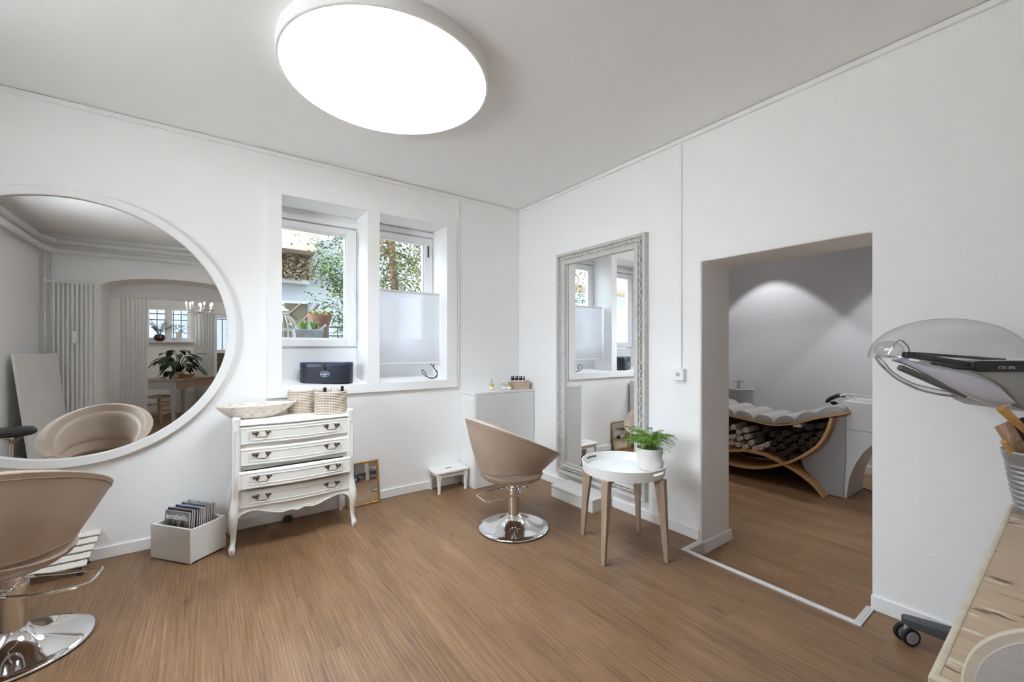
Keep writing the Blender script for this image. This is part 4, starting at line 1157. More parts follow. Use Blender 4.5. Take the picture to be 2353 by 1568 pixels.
for i, (x, y) in enumerate(((5.30, 2.34), (5.30, .85), (3.75, 1.75))):  # the third is unseen, added to brighten the lounge
    dl = thing('downlight', 'round ceiling spot of the washing room, ' + ('over the sink' if i == 0 else 'over the wash basin' if i == 1 else 'an added fill just inside the doorway'), 'lamp', (x, y, ZC))
    m_ = MB(); ring(m_, [(.03, -.001), (.045, -.001), (.045, -.006), (.03, -.010)], 32); m_.build('bezel', TRIM, dl)
    MB().lathe([(.001, -.003), (.030, -.003)], n=24, caps=False).build('lens', SPOTM, dl)
    ld = bpy.data.lights.new('spot', 'SPOT'); ld.energy = 40 if i < 2 else 26; ld.spot_size = R(82 if i < 2 else 125); ld.spot_blend = .18; ld.shadow_soft_size = .03; ld.color = (.95, .97, 1)
    lo_ = bpy.data.objects.new('spot_light', ld); COL.objects.link(lo_); lo_.location = (x, y, ZC - .02)

# ------------------------------------------------------------------ hood dryer on a caster stand
hd = thing('hood_dryer', 'steam hood hair dryer with clear dome on a grey caster stand', 'hair dryer', (2.555, .10, 0))
r_ = Vector((.8093, -.5874, 0)); f_ = Vector((.5874, .8093, 0)); O = Vector((2.3075, .302, 1.258)) - Vector((2.555, .10, 0))
HM = Matrix(((r_.x, f_.x, 0, O.x), (r_.y, f_.y, 0, O.y), (0, 0, 1, O.z), (0, 0, 0, 1)))
def hp(x, y, z): return HM @ Vector((x, y, z))
ACR = thin_clear('clear_acrylic', (.93, .935, .94), .04, .42, .02, (.50, .51, .53))
ACR2 = thin_clear('clear_acrylic_edge', (.62, .63, .65), .25, .8, .03, (.2, .2, .22))
# dome
m_ = MB(); rows = []
for j in range(15):
    t = (PI / 2) * j / 14
    rows.append([hp(-.020 + .268 * cos(t) * cos(2 * PI * i / 56), .165 * cos(t) * sin(2 * PI * i / 56), .003 + .153 * sin(t)) for i in range(56)])
m_.loft(rows, caps=False)
m_.build('dome', ACR, hd, angle=180)
m_ = MB()
La = catmull([hp(-.290, -.0, .006), hp(-.322, -.05, -.012), hp(-.300, -.06, -.042), hp(-.262, -.06, -.073), hp(-.185, -.06, -.111), hp(-.104, -.06, -.131), hp(-.015, -.06, -.139), hp(.08, -.02, -.14)], 8)
Lb = catmull([hp(-.285, -.0, .014), hp(-.300, -.045, -.008), hp(-.270, -.05, -.047), hp(-.20, -.05, -.088), hp(-.11, -.05, -.112), hp(.012, -.05, -.137)], 8)
m_.tube(La, .0042, 8); m_.tube(Lb, .0022, 6); m_.build('dome_edge', ACR2, hd)
m_ = MB(); m_.loft([La[:len(Lb)], Lb], closed=False, caps=False); m_.build('visor', ACR, hd)
m_ = MB(); m_.sphere(tuple(hp(-.258, -.02, .035)), .044, .044, .034, 20, 14); m_.build('front_grip', ACR, hd, angle=180)
m_ = MB(); m_.tube(catmull([hp(-.296, -.055, .012), hp(-.262, -.065, .070), hp(-.222, -.06, .045), hp(-.215, -.055, .012)], 6), .0025, 6); m_.tube(catmull([hp(-.296, -.055, .012), hp(-.250, -.068, .002), hp(-.200, -.06, .010)], 6), .004, 6); m_.build('grip_edge', ACR2, hd)
LAV = mat('lavender_plastic', (.60, .60, .69), .12, spec=.6)
U = catmull([hp(-.309, -.09, .006), hp(-.254, -.09, -.004), hp(-.202, -.115, -.018), hp(-.125, -.135, -.036), hp(-.064, -.14, -.053), hp(.005, -.14, -.086), hp(.046, -.14, -.123), hp(.060, -.14, -.150)], 5)
Lc = catmull([hp(-.309, -.09, -.001), hp(-.269, -.11, -.020), hp(-.186, -.135, -.073), hp(-.102, -.14, -.119), hp(-.041, -.14, -.145), hp(.012, -.14, -.157), hp(.040, -.14, -.160), hp(.058, -.14, -.156)], 5)
m_ = MB(); ins = HM.to_3x3() @ Vector((0, -.034, .004))
rowsb = []
for t in (0, .15, .35, .55, .75, .9, 1):
    rowsb.append([a.lerp(b_, t) + ins * (.55 * (1 - (2 * t - 1) ** 2)) for a, b_ in zip(U, Lc)])
m_.loft(rowsb, closed=False, caps=False); o = m_.build('inner_bowl', LAV, hd, angle=80)
so = o.modifiers.new('thick', 'SOLIDIFY'); so.thickness = .004
m_ = MB(); m_.tube(Lc, .0038, 8); m_.tube(U, .0026, 8); m_.build('bowl_rim', mat('polished_edge', (.72, .72, .74), .08, .9), hd)
m_ = MB(); m_.lathe([(.001, -.006), (.016, -.004), (.018, .002), (.001, .006)], tuple(hp(.04, -.085, -.148)), 20, caps=False); m_.build('vent_cap', GREYP, hd)
def bar(mb, a, b_, h, w):
    a = Vector(a); b_ = Vector(b_); d = (b_ - a); l = d.length / 2; d.normalize()
    up = Vector((0, 0, 1)); up = (up - d * up.dot(d)).normalized(); sd_ = d.cross(up)
    R3 = HM.to_3x3()
    mb.obox(HM @ ((a + b_) / 2), R3 @ (d * l), R3 @ (sd_ * w), R3 @ (up * h))
m_ = MB(); bar(m_, (-.262, -.085, .019), (.025, -.11, -.031), .0105, .012); m_.build('upper_arm', mat('dark_gloss', (.035, .037, .042), .15), hd, bevel=.005, segs=3)
m_ = MB(); bar(m_, (-.322, -.13, -.025), (-.085, -.13, -.128), .0105, .010); m_.build('lower_arm', mat('smoked_plastic', (.12, .12, .125), .25), hd, bevel=.007, segs=3)
m_ = MB(); bar(m_, (-.12, .05, .022), (.25, .05, -.004), .005, .02); m_.build('rear_arm', DARKG, hd, bevel=.003)
bp_ = [(-.056, -.046), (-.02, -.057), (.028, -.080), (.065, -.108), (.09, -.136), (.105, -.165), (.15, -.185), (.26, -.20), (.26, -.008), (-.03, -.008), (-.05, -.02)]
m_ = MB(); m_.loft([[hp(x * (1 if q else 1), y, z) for x, z in bp_] for y, q in ((-.12, 0), (.10, 1))]); m_.build('body', mat('dryer_grey', (.34, .335, .325), .32), hd, bevel=.012, segs=4)
m_ = MB(); secs = []
for x, g in ((-.060, .010), (-.052, .004), (-.036, 0), (.26, 0)):
    secs.append([hp(x, y, z) for y, z in ((-.131, -.043 + g * .9), (-.131, -.0035 - g), (.02, -.0035 - g), (.02, -.043 + g * .9))])
m_.loft(secs); bd_ = m_.build('band', mat('gloss_black', (.014, .014, .015), .12), hd, bevel=.004, segs=3)
TM = HM @ Matrix(((1, 0, 0, .027), (0, 0, -1, -.1314), (0, 1, 0, -.0335), (0, 0, 0, 1)))
text_mesh('lettering', 'ION SPA', .0165, mat('silver_print', (.50, .50, .50), .4), bd_, TM, .0002)
# stand
m_ = MB(); m_.tube([(0, 0, .10), (0, 0, 1.06)], .022, 20); m_.build('pole', CHROME, hd)
m_ = MB(); m_.tube([(0, 0, 1.02), (0, 0, 1.12), hp(.22, .02, -.15)], .028, 14); m_.build('yoke', DARKG, hd)
m_ = MB(); m_.lathe([(.07, .072), (.075, .08), (.075, .118), (.06, .128), (.001, .13)], n=28, caps=True); m_.build('hub', DARKG, hd)
def castor_leg(ang, L_):
    d = Vector((cos(ang), sin(ang), 0)); s = Vector((-sin(ang), cos(ang), 0)); m_ = MB(); rings = []
    for t, w, zt, zb in ((.0, .040, .125, .070), (.55, .030, .122, .072), (.93, .021, .119, .082), (.985, .0175, .118, .086), (1.0, .008, .116, .089)):
        c0 = d * (L_ * t)
        rings.append([c0 + s * w + Vector((0, 0, zb)), c0 - s * w + Vector((0, 0, zb)), c0 - s * w + Vector((0, 0, zt - .005)), c0 - s * (w - .006) + Vector((0, 0, zt)), c0 + s * (w - .006) + Vector((0, 0, zt)), c0 + s * w + Vector((0, 0, zt - .005))])
    m_.loft(rings); lg = m_.build('leg', DARKG, hd, bevel=.003)
    cz = .038; e = d * (L_ * .955) - s * .0
    for q in (-1, 1):
        ax_ = (s * .75 + d * .66 * -1).normalized(); wv = e + ax_ * (.020 * q) + Vector((0, 0, cz))
        wl = MB(); wl.lathe([(.001, -.009), (.030, -.009), (.037, -.006), (.038, 0), (.037, .006), (.030, .009), (.001, .009)], n=32, caps=False)
        wl.xf(Matrix.Translation(wv) @ Vector((0, 0, 1)).rotation_difference(ax_).to_matrix().to_4x4()); w_ = wl.build('wheel', RUBBER, hd)
        hb_ = MB(); hb_.lathe([(.001, -.0105), (.025, -.0105), (.0265, -.009), (.0265, .009), (.025, .0105), (.001, .0105)], n=28, caps=False)
        hb_.xf(Matrix.Translation(wv) @ Vector((0, 0, 1)).rotation_difference(ax_).to_matrix().to_4x4()); hb_.build('hubcap', mat('castor_grey', (.33, .34, .36), .4) if 'castor_grey' not in bpy.data.materials else bpy.data.materials['castor_grey'], w_)
    m_ = MB(); m_.tube([e + Vector((0, 0, .04)), e + Vector((0, 0, .09))], .010, 12); m_.build('castor_stem', GREYP, hd)
castor_leg(R(101), .385); castor_leg(R(185), .36); castor_leg(R(-100), .36)

# ------------------------------------------------------------------ desk, bucket with brushes, chair
dsk = thing('desk', 'pale worn wooden desk with cream edges in the right foreground', 'desk', (1.72, -.19, 0))
def desk_mat():
    m = mat('limed_wood', (.60, .465, .335), .5, col2=(.49, .365, .25), nscale=1, stretch=(55, 4, 40), bump=.12, bscale=1, thresh=(.3, .7))
    nt = m.node_tree; b = nt.nodes['Principled BSDF']
    old = b.inputs['Base Color'].links[0].from_socket
    tc = nt.nodes.new('ShaderNodeTexCoord'); mp = nt.nodes.new('ShaderNodeMapping'); mp.inputs['Scale'].default_value = (30, 7, 7); nt.links.new(tc.outputs['Object'], mp.inputs[0])
    for seed, col, th in ((0, (.74, .66, .54), (.60, .645)), (7.3, (.20, .14, .09), (.62, .655))):
        n = nt.nodes.new('ShaderNodeTexNoise'); n.noise_dimensions = '4D'; n.inputs['W'].default_value = seed; n.inputs['Scale'].default_value = 1; n.inputs['Detail'].default_value = 3
        nt.links.new(mp.outputs[0], n.inputs['Vector'])
        mr = nt.nodes.new('ShaderNodeMapRange'); mr.inputs['From Min'].default_value = th[0]; mr.inputs['From Max'].default_value = th[1]; nt.links.new(n.outputs['Fac'], mr.inputs['Value'])
        mx = nt.nodes.new('ShaderNodeMix'); mx.data_type = 'RGBA'; mx.inputs[7].default_value = (*col, 1)
        nt.links.new(old, mx.inputs[6]); nt.links.new(mr.outputs[0], mx.inputs[0]); old = mx.outputs[2]
    nt.links.new(old, b.inputs['Base Color'])
    return m
LIME = desk_mat(); CRE = mat('cream_paint', (.66, .58, .46), .5, noise=.12, nscale=25)
m_ = MB(); m_.box(-.672, .680, -.338, .340, .690, .7195); m_.build('top', LIME, dsk)
m_ = MB(); rect_frame(m_, [(0, .680), (0, .714), (.005, .720), (.0125, .7205), (.0135, .719), (.0135, .680)], -.686, .692, -.352, .354, lambda a, b_, h: (a, b_, h))
m_.build('edge_band', CRE, dsk, bevel=.002)
m_ = MB(); m_.box(-.64, .65, .30, .32, .56, .68); m_.box(-.64, .65, -.32, -.30, .56, .68); m_.box(-.66, -.64, -.30, .30, .56, .68); m_.box(.65, .67, -.30, .30, .56, .68)
m_.build('apron', CRE, dsk, bevel=.002)
for x in (-.645, .655):
    for y in (-.305, .305):
        m_ = MB(); m_.box(x - .024, x + .024, y - .024, y + .024, 0, .68); m_.build('leg', CRE, dsk, bevel=.003)

bk = thing('zinc_bucket', 'ribbed zinc bucket of brushes and combs on the desk', 'bucket', (2.325, .092, .7205))
ZINC = mat('zinc', (.50, .51, .53), .38, .75, noise=.25, nscale=25)
m_ = MB(); pr = [(.001, .002), (.052, .002), (.053, 0), (.0545, .0)]
for i in range(9):
    t = .012 + i * .018; r0 = .054 + .030 * t / .2
    pr += [(r0, t), (r0 + .0030, t + .006), (r0 + .0030, t + .010), (r0, t + .016)]
pr += [(.0845, .19), (.088, .21), (.0895, .216), (.088, .219), (.0855, .216), (.082, .19), (.052, .01), (.001, .008)]
m_.lathe(pr, n=56, caps=False); m_.build('body', ZINC, bk, angle=60)
tg = Vector((-.80, -.60, 0)).normalized()     # tag faces the room
tx = Vector((.60, -.80, 0)).normalized()
m_ = MB(); m_.obox(tg * .092 + Vector((0, 0, .152)), tx * .036, tg * .0012, Vector((0, 0, .017)))
tgp = m_.build('name_tag', ZINC, bk, bevel=.003)
def on_tag(x, z): return Matrix(((tx.x, 0, tg.x, tg.x * .0934 + tx.x * x), (tx.y, 0, tg.y, tg.y * .0934 + tx.y * x), (0, 1, 0, z), (0, 0, 0, 1)))
INK = mat('dark_print', (.06, .06, .065), .5)
text_mesh('lettering', 'GARDEN', .0125, INK, tgp, on_tag(-.030, .156), .0001)
text_mesh('lettering', 'AFFAIRS', .0115, INK, tgp, on_tag(-.030, .142), .0001)
m_ = MB(); m_.tube(catmull([tg * .089 + Vector((0, 0, .198)) + tx * .006, tg * .097 + Vector((0, 0, .185)) + tx * .002, tg * .094 + Vector((0, 0, .166)) - tx * .002], 5), .004, 7)
m_.build('tie', mat('brown_tie', (.09, .055, .035), .7), bk)
ORW = wood('brush_wood', (.60, .34, .12), (.48, .25, .08), 2, .4); COMB = mat('comb_wood', (.56, .36, .23), .5)
def frame_from(base, tip, face):
    z = (Vector(tip) - Vector(base)).normalized(); y = Vector(face); y = (y - z * y.dot(z)).normalized(); x = y.cross(z)
    return Matrix(((x.x, y.x, z.x, base[0]), (x.y, y.y, z.y, base[1]), (x.z, y.z, z.z, base[2]), (0, 0, 0, 1)))
bkp = Vector((2.325, .092, .7205))
def cpt(u, v, d):      # metres right / up / deep of the bucket mouth, seen along the desk
    return bkp + r_ * u + f_ * d + Vector((0, 0, .216 + v))
FACE = -f_ * .9 + r_ * -.3
h1 = thing('hair_brush', 'hair brush with an orange wooden handle leaning out of the bucket', 'brush', (2.335, .066, .925))
def up_to(o, base, tip, face=FACE): 
    M_ = frame_from(base, tip, face); M_.translation -= o.location; return M_
MX = up_to(h1, (2.282, .099, .985), (2.183, .170, 1.098))
m_ = MB(); m_.lathe([(.001, -.06), (.008, -.055), (.0085, .0), (.0100, .06), (.0135, .12), (.0140, .150), (.0120, .163), (.001, .165)], n=10, caps=False); m_.xf(MX); m_.build('handle', ORW, h1, angle=25)
m_ = MB(); m_.lathe([(.009, -.055), (.018, -.07), (.020, -.10), (.012, -.13), (.001, -.132)], n=14, caps=False); m_.xf(MX); m_.build('head', BLACKP, h1)
def comb(label, base, tip, w, h, mt, nt_=15, tl=.030):
    t_ = thing('comb', label, 'comb', base)
    MX = up_to(t_, base, tip)
    m_ = MB(); m_.box(w / 2 - .012, w / 2, -.0022, .0022, 0, h); m_.box(w / 2 - .012 - tl, w / 2 - .011, -.0022, .0022, h - .006, h)
    m_.xf(MX); m_.build('spine', mt, t_, bevel=.001)
    m_ = MB()
    for i in range(nt_):
        z = (h - .008) * (i + .5) / nt_; m_.box(w / 2 - .011 - tl, w / 2 - .011, -.0014, .0014, z - h / nt_ * .26, z + h / nt_ * .26)
    m_.xf(MX); m_.build('teeth', mt, t_, smooth=False)
    return t_
comb('wooden comb leaning against the bucket rim, teeth to the right', (2.328, .108, .873), (2.246, .167, 1.034), .054, .192, COMB, 27, .038)
comb('curved black comb standing in the bucket behind the wooden comb', (2.335, .104, .880), (2.292, .136, .990), .05, .125, BLACKP, 20)
h2 = thing('paddle_brush', 'flat black paddle brush standing in the bucket', 'brush', (2.345, .098, .84))
MX = up_to(h2, (2.365, .092, .85), (2.300, .145, 1.06))
m_ = MB(); m_.prism([(-.036, .09), (-.038, .20), (-.032, .213), (.026, .213), (.032, .20), (.030, .09), (.01, .07), (.009, .0), (-.009, .0), (-.01, .07)], 1, -.006, .006); m_.xf(MX); m_.build('paddle', BLACKP, h2, bevel=.003)
m_ = MB()
for i in range(5):
    for j in range(9): m_.box(-.024 + i * .012 - .001, -.024 + i * .012 + .001, -.016, -.006, .10 + j * .012, .102 + j * .012)
m_.xf(MX); m_.build('bristles', DARKG, h2, smooth=False)
h3 = thing('round_brush', 'brush with a light wooden handle beside the lower end of the wooden comb', 'brush', (2.30, .12, .87))
MX = up_to(h3, (2.300, .122, .87), (2.238, .171, .985))
m_ = MB(); m_.lathe([(.001, 0), (.006, .004), (.008, .05), (.010, .125), (.001, .135)], n=10, caps=False); m_.xf(MX); m_.build('handle', ORW, h3)

dc = thing('wooden_chair', 'pale wooden chair with rounded cream-edged backrest at the desk', 'chair', (1.06, -.06, 0))
PALE = mat('pale_grey_wood', (.56, .53, .51), .5, col2=(.49, .46, .44), nscale=6, stretch=(2, 2, 9), thresh=(.3, .7))
def rrect(hw, z0, z1, r0):
    o = []
    for cx, cz, a0 in ((hw - r0, z1 - r0, 0), (-hw + r0, z1 - r0, 90), (-hw + .02, z0 + .02, 180), (hw - .02, z0 + .02, 270)):
        rr_ = r0 if a0 < 180 else .02
        for i in range(21): a = R(a0 + 90 * i / 20); o.append((cx + rr_ * cos(a), cz + rr_ * sin(a)))
    return o
for (g, x0, x1, mt, nm) in ((0, -.060, -.048, CRE, 'backrest'), ):
    m_ = MB(); m_.prism(rrect(.180, .60, .895, .145), 0, x0, x1); br = m_.build(nm, CRE, dc, bevel=.003)
    m_ = MB(); m_.prism(rrect(.166, .615, .881, .132), 0, x0 - .002, x0 + .004); m_.build('back_panel', PALE, br, bevel=.001)
m_ = MB(); m_.prism([(-.05, -.18), (.33, -.19), (.36, -.16), (.36, .16), (.33, .19), (-.05, .18)], 2, .44, .465); m_.build('seat', PALE, dc, bevel=.004)
for x, y in ((-.03, -.15), (-.03, .15)):
    m_ = MB(); m_.tube([(x, y, 0), (x, y, .44)], .015, 10); m_.tube([(x, y, .46), (x - .010, y * .8, .63)], .011, 10); m_.build('leg', CRE, dc)
for x, y in ((.31, -.15), (.31, .15)):
    m_ = MB(); m_.tube([(x, y, 0), (x, y, .44)], .015, 10); m_.build('leg', CRE, dc)

# ------------------------------------------------------------------ what the round mirror shows: corner with radiator and pipes
rd = thing('tube_radiator', 'tall white tube radiator on the wall beside the arch', 'radiator', (-1.425, YB + .075, 0))
RADW = mat('radiator_white', (.80, .80, .78), .4)
for k in range(10):
    x = -.19 + .0422 * k
    MB().tube([(x, 0, .36), (x, 0, 2.15)], .0125, 10).build('tube', RADW, rd)
for z in (.36, 2.15):
    MB().tube([(-.21, 0, z), (.215, 0, z)], .016, 10).build('header', RADW, rd)
MB().box(-.02, .022, .014, .036, 1.36, 1.52).build('heat_meter', WPL, rd, bevel=.004)
m_ = MB(); m_.tube([(-.28, .0, 2.15), (-.21, 0, 2.15)], .014, 10); m_.lathe([(.02, -.03), (.022, .03), (.015, .04), (.001, .042)], (-.27, .0, 2.15), 14); m_.build('valve', WPL, rd)
PIPE = mat('painted_pipe', (.76, .76, .75), .5)
def pipe(label, z, off, r):
    p = catmull([(XL + off, 1.9, z + .01), (XL + off, .6, z + .005), (XL + off, -.35, z), (XL + off + .06, -.53, z), (XL + .20, YB + off + .01, z), (-1.0, YB + off, z), (.6, YB + off, z), (2.2, YB + off, z)], 8)
    tag(MB().tube(p, r, 14).build('heating_pipe', PIPE), label, 'pipe', 'painted heating pipes')
pipe('upper of two thick white pipes running below the ceiling', 2.665, .06, .036)
pipe('lower of two thick white pipes running below the ceiling', 2.545, .085, .034)
for k, (x, y) in enumerate(((XL + .055, YB + .055), (XL + .115, YB + .05))):
    tag(MB().tube([(x, y, 0), (x, y, 2.52)], .013, 10).build('riser_pipe', PIPE), 'thin white vertical pipe in the room corner, ' + ('next to the side wall' if k == 0 else 'next to the radiator'), 'pipe', 'vertical pipes in the corner')
wbd = MB()
tA, tB = Vector((-1.705, .43, 1.235)), Vector((-1.60, -.60, 1.235)); oA = Vector((.13, 0, 0)); th = Vector((.022, 0, 0))
b0, b1 = Vector((tA.x, tA.y, 0.001)) + oA, Vector((tB.x, tB.y, 0.001)) + oA
wbd.add([tA, tB, b1, b0, tA + th, tB + th, b1 + th, b0 + th], [(0, 1, 2, 3), (7, 6, 5, 4), (0, 4, 5, 1), (1, 5, 6, 2), (2, 6, 7, 3), (3, 7, 4, 0)])
tag(wbd.build('white_board', mat('board_white', (.84, .84, .84), .5), bevel=.002), 'plain white panel leaning against the side wall next to the radiator', 'panel')
bs = thing('rolling_stool', 'black padded stool on a chrome base near the side wall', 'stool', (-1.555, 1.0, 0))
m_ = MB(); m_.lathe([(.001, .455), (.155, .455), (.168, .470), (.168, .500), (.150, .522), (.08, .530), (.001, .530)], n=40, caps=False); m_.build('seat', mat('black_vinyl', (.02, .02, .022), .35), bs)
m_ = MB(); m_.tube([(0, 0, .10), (0, 0, .455)], .019, 16); m_.lathe([(.07, .43), (.04, .40), (.03, .38)], n=20); m_.build('column', CHROME, bs)
for k in range(5):
    a = 2 * PI * k / 5; m_ = MB(); m_.tube([(0, 0, .11), (.16 * cos(a), .16 * sin(a), .07)], .013, 8); lg = m_.build('leg', CHROME, bs)
    MB().sphere((.155 * cos(a), .155 * sin(a), .028), .027, .027, .028, 10, 8).build('castor', RUBBER, lg)
# window in the side wall
w3 = thing('window_3', None, None, (XL - .2, 1.565, 1.25)); struct(w3, 'white window in the side wall')
m_ = MB(); rect_frame(m_, [(0, -.03), (0, .03), (.09, .03), (.09, -.03)], -.735, .735, 0, 1.11, lambda a, b_, h: (h, a, b_)); m_.box(-.03, .03, -.03, .03, .09, 1.02); m_.build('frame', PVC, w3)
MB().box(-.003, .003, -.65, .65, .085, 1.025).build('pane', PANE, w3, smooth=False)

# ------------------------------------------------------------------ back room behind the arch
SHEER = sheer('curtain_sheer', (.80, .80, .79), .5, .06)
def curtain(name, label, x0, x1, y, z0, z1, folds, amp):
    m_ = MB(); A = []; B_ = []
    N_ = folds * 10
    for i in range(N_ + 1):
        t = i / N_; x = x0 + (x1 - x0) * t; w = sin(t * folds * 2 * PI + .6 * sin(9 * t))
        A.append((x, y + amp * .6 * w, z1)); B_.append((x + .02 * sin(5 * t), y + amp * w, z0))
    m_.loft([A, [((a[0] + b_[0]) / 2, (a[1] + b_[1]) / 2 + .004, (z0 + z1) / 2) for a, b_ in zip(A, B_)], B_], closed=False, caps=False)
    tag(m_.build(name, SHEER, angle=180), label, 'curtain')
curtain('sheer_curtain', 'white sheer curtain hanging beside the arch', -1.10, -.77, -1.42, .02, 2.06, 7, .022)
curtain('sheer_curtain', 'white sheer curtain between the two barred windows', -.27, .035, -3.47, .02, 2.25, 6, .025)
m_ = MB().tube([(-1.20, -1.42, 2.065), (.6, -1.42, 2.065)], .010, 8); tag(m_.build('curtain_rail', TRIM), 'thin white curtain rail behind the arch', 'rail')
def back_window(name, W, label, two=True, sill=True):
    x0, x1, z0, z1 = W; r = thing(name, None, None, ((x0 + x1) / 2, WY - .16, z0)); struct(r, label)
    w2 = (x1 - x0) / 2; h = z1 - z0
    m_ = MB(); rect_frame(m_, [(0, -.03), (0, .04), (.045, .04), (.045, -.03)], -w2, w2, 0, h, lambda a, b_, q: (a, q, b_)); m_.build('frame', PVC, r)
    xs_ = [(-w2 + .03, -.0), (.0, w2 - .03)] if two else [(-w2 + .03, w2 - .03)]
    for a, b_ in xs_:
        m_ = MB(); rect_frame(m_, [(0, -.01), (0, .055), (.052, .055), (.052, -.01)], a, b_, .03, h - .03, lambda p, q, s: (p, s, q)); so = m_.build('sash', PVC, r)
        MB().box(a + .05, b_ - .05, .02, .024, .08, h - .08).build('pane', PANE, so, smooth=False)
    if sill: MB().box(-w2 - .03, w2 + .03, .06, .30, -.012, .012).build('sill', PVC, r, bevel=.003)
    return r
back_window('window_4', W5, 'white double window with iron bars in the back room')
r6 = back_window('window_5', W6, 'tall barred glass door in the back room', False, False)
m_ = MB(); m_.box(-.26, .26, .0, .05, .57, .64); m_.build('crossbar', PVC, r6)
m_ = MB(); m_.box(-.25, .25, .026, .03, .08, .57); m_.build('lower_panel', mat('olive_glass', (.09, .085, .05), .2), r6)
IB = mat('iron_bar', (.03, .032, .036), .5)
def grille(label, x0, x1, z0, z1, y, nv, hz):
    g_ = thing('window_grille', label, 'grille', ((x0 + x1) / 2, y, z0))
    w2 = (x1 - x0) / 2
    for i in range(nv):
        x = -w2 + (x1 - x0) * (i + .5) / nv; MB().tube([(x, 0, 0), (x, 0, z1 - z0)], .009, 6).build('bar', IB, g_)
    for z in hz: MB().tube([(-w2, 0, z), (w2, 0, z)], .009, 6).build('cross_bar', IB, g_)
grille('black iron bars outside the double window of the back room', W5[0], W5[1], W5[2], W5[3], WY - .29, 6, (.45, .57))
grille('black iron bars outside the glass door of the back room', W6[0], W6[1], W6[2], W6[3], WY - .29, 5, (.62, 1.30))
sw_ = MB().box(-1.7, 2.2, -5.4, -5.2, .2, 8.5)
tag(sw_.build('courtyard_wall', mat('grey_stucco', (.26, .29, .33), .9, noise=.35, nscale=30, bump=.6, bscale=40)), 'rough grey stucco wall outside the barred windows', 'wall')
# table
ax_ = Vector((.594, -.804, 0)); ay_ = Vector((-.804, -.594, 0)); tc_ = Vector((-.515, -2.185, 0)) + ax_ * .52 + ay_ * .34
tb = thing('farm_table', 'old painted wooden table standing in the back room', 'table', tuple(tc_), math.atan2(ax_.y, ax_.x))
TW_ = wood('worn_table_wood', (.50, .36, .25), (.36, .245, .16), 0, .5); TP = mat('lavender_white_paint', (.62, .61, .66), .5, noise=.15, nscale=14)
MB().box(-.54, .54, -.36, .36, .725, .752).build('top', mat('worn_top', (.56, .47, .40), .4, noise=.2, nscale=10), tb, bevel=.003)
MB().box(-.48, .48, .315, .335, .58, .725).build('side_apron', TW_, tb); MB().box(-.48, .48, -.335, -.315, .58, .725).build('side_apron', TW_, tb)
MB().box(-.515, -.495, -.30, .30, .58, .725).build('end_apron', TP, tb); MB().box(.495, .515, -.30, .30, .58, .725).build('end_apron', TP, tb)
for x in (-.49, .49):
    for y in (-.31, .31):
        m_ = MB(); m_.loft([[(x + a * w, y + b_ * w, z) for a, b_ in ((-1, -1), (1, -1), (1, 1), (-1, 1))] for z, w in ((0, .017), (.58, .03), (.725, .03))]); m_.build('leg', TP, tb, bevel=.002)
s2 = thing('rush_stool', 'old wooden stool with a rush seat under the table', 'stool', (-.72, -2.46, 0), math.atan2(ax_.y, ax_.x))
MB().box(-.16, .16, -.16, .16, .43, .462).build('seat', mat('rush', (.47, .39, .28), .8, noise=.3, nscale=40), s2, bevel=.008)
for x in (-.14, .14):
    for y in (-.14, .14): MB().tube([(x * 1.12, y * 1.12, 0), (x, y, .45)], .016, 8).build('leg', TW_, s2)
for z in (.15, .30):
    for s in (-1, 1):
        MB().tube([(-.15, s * .15, z), (.15, s * .15, z)], .010, 6).build('rung', TW_, s2); MB().tube([(s * .15, -.15, z + .03), (s * .15, .15, z + .03)], .010, 6).build('rung', TW_, s2)
LILY = mat('lily_green', (.035, .085, .025), .35, col2=(.018, .045, .014), nscale=8)
def leaf(mb, base, d, up, L_, W_, droop, n_=7):
    d = Vector(d).normalized(); s = d.cross(Vector((0, 0, 1))).normalized(); pl_ = []; pm = []; pr_ = []
    for i in range(n_ + 1):
        t = i / n_; c0 = Vector(base) + d * (L_ * t) + Vector((0, 0, up * L_ * t - droop * L_ * t * t))
        w = W_ * (sin(PI * min(1, t ** .75)) ** .8) if 0 < t < 1 else .001
        pl_.append(c0 + s * w + Vector((0, 0, .25 * w))); pm.append(c0); pr_.append(c0 - s * w + Vector((0, 0, .25 * w)))
    mb.loft([pl_, pm, pr_], closed=False, caps=False)
ply = thing('peace_lily', 'big dark green leafy plant on the table in the back room', 'plant', (-.47, -2.66, .753))
m_ = MB(); m_.lathe([(.001, 0), (.07, 0), (.09, .11), (.085, .11), (.07, .02), (.001, .02)], n=24, caps=False); m_.build('pot', WPL, ply)
m_ = MB()
for k in range(46):
    a = rng.uniform(0, 2 * PI); rad = rng.uniform(.05, .26); hz = rng.uniform(.16, .46) - rad * .5
    st0 = Vector((cos(a) * rad, sin(a) * rad, .08 + hz)); m_.tube(catmull([(0, 0, .08), tuple(st0 * .5 + Vector((0, 0, hz * .3))), tuple(st0)], 4), .004, 5)
    leaf(m_, st0, (cos(a + rng.uniform(-.4, .4)), sin(a + rng.uniform(-.4, .4)), 0), rng.uniform(-.1, .4), rng.uniform(.17, .27), rng.uniform(.045, .07), rng.uniform(.4, .9))
m_.build('foliage', LILY, ply, angle=180)
m_ = MB(); rings = []
for q, z in ((.02, .004), (.5, .0), (.8, .02), (1, .065), (1.02, .07), (.95, .066), (.75, .03), (.4, .012), (.02, .012)):
    rings.append([(.19 * q * sup(cos(2 * PI * i / 32), .85) * (1.0 if cos(2 * PI * i / 32) > 0 else .8), .085 * q * sin(2 * PI * i / 32), z + (.03 * max(0, -cos(2 * PI * i / 32)) * (q > .7))) for i in range(32)])
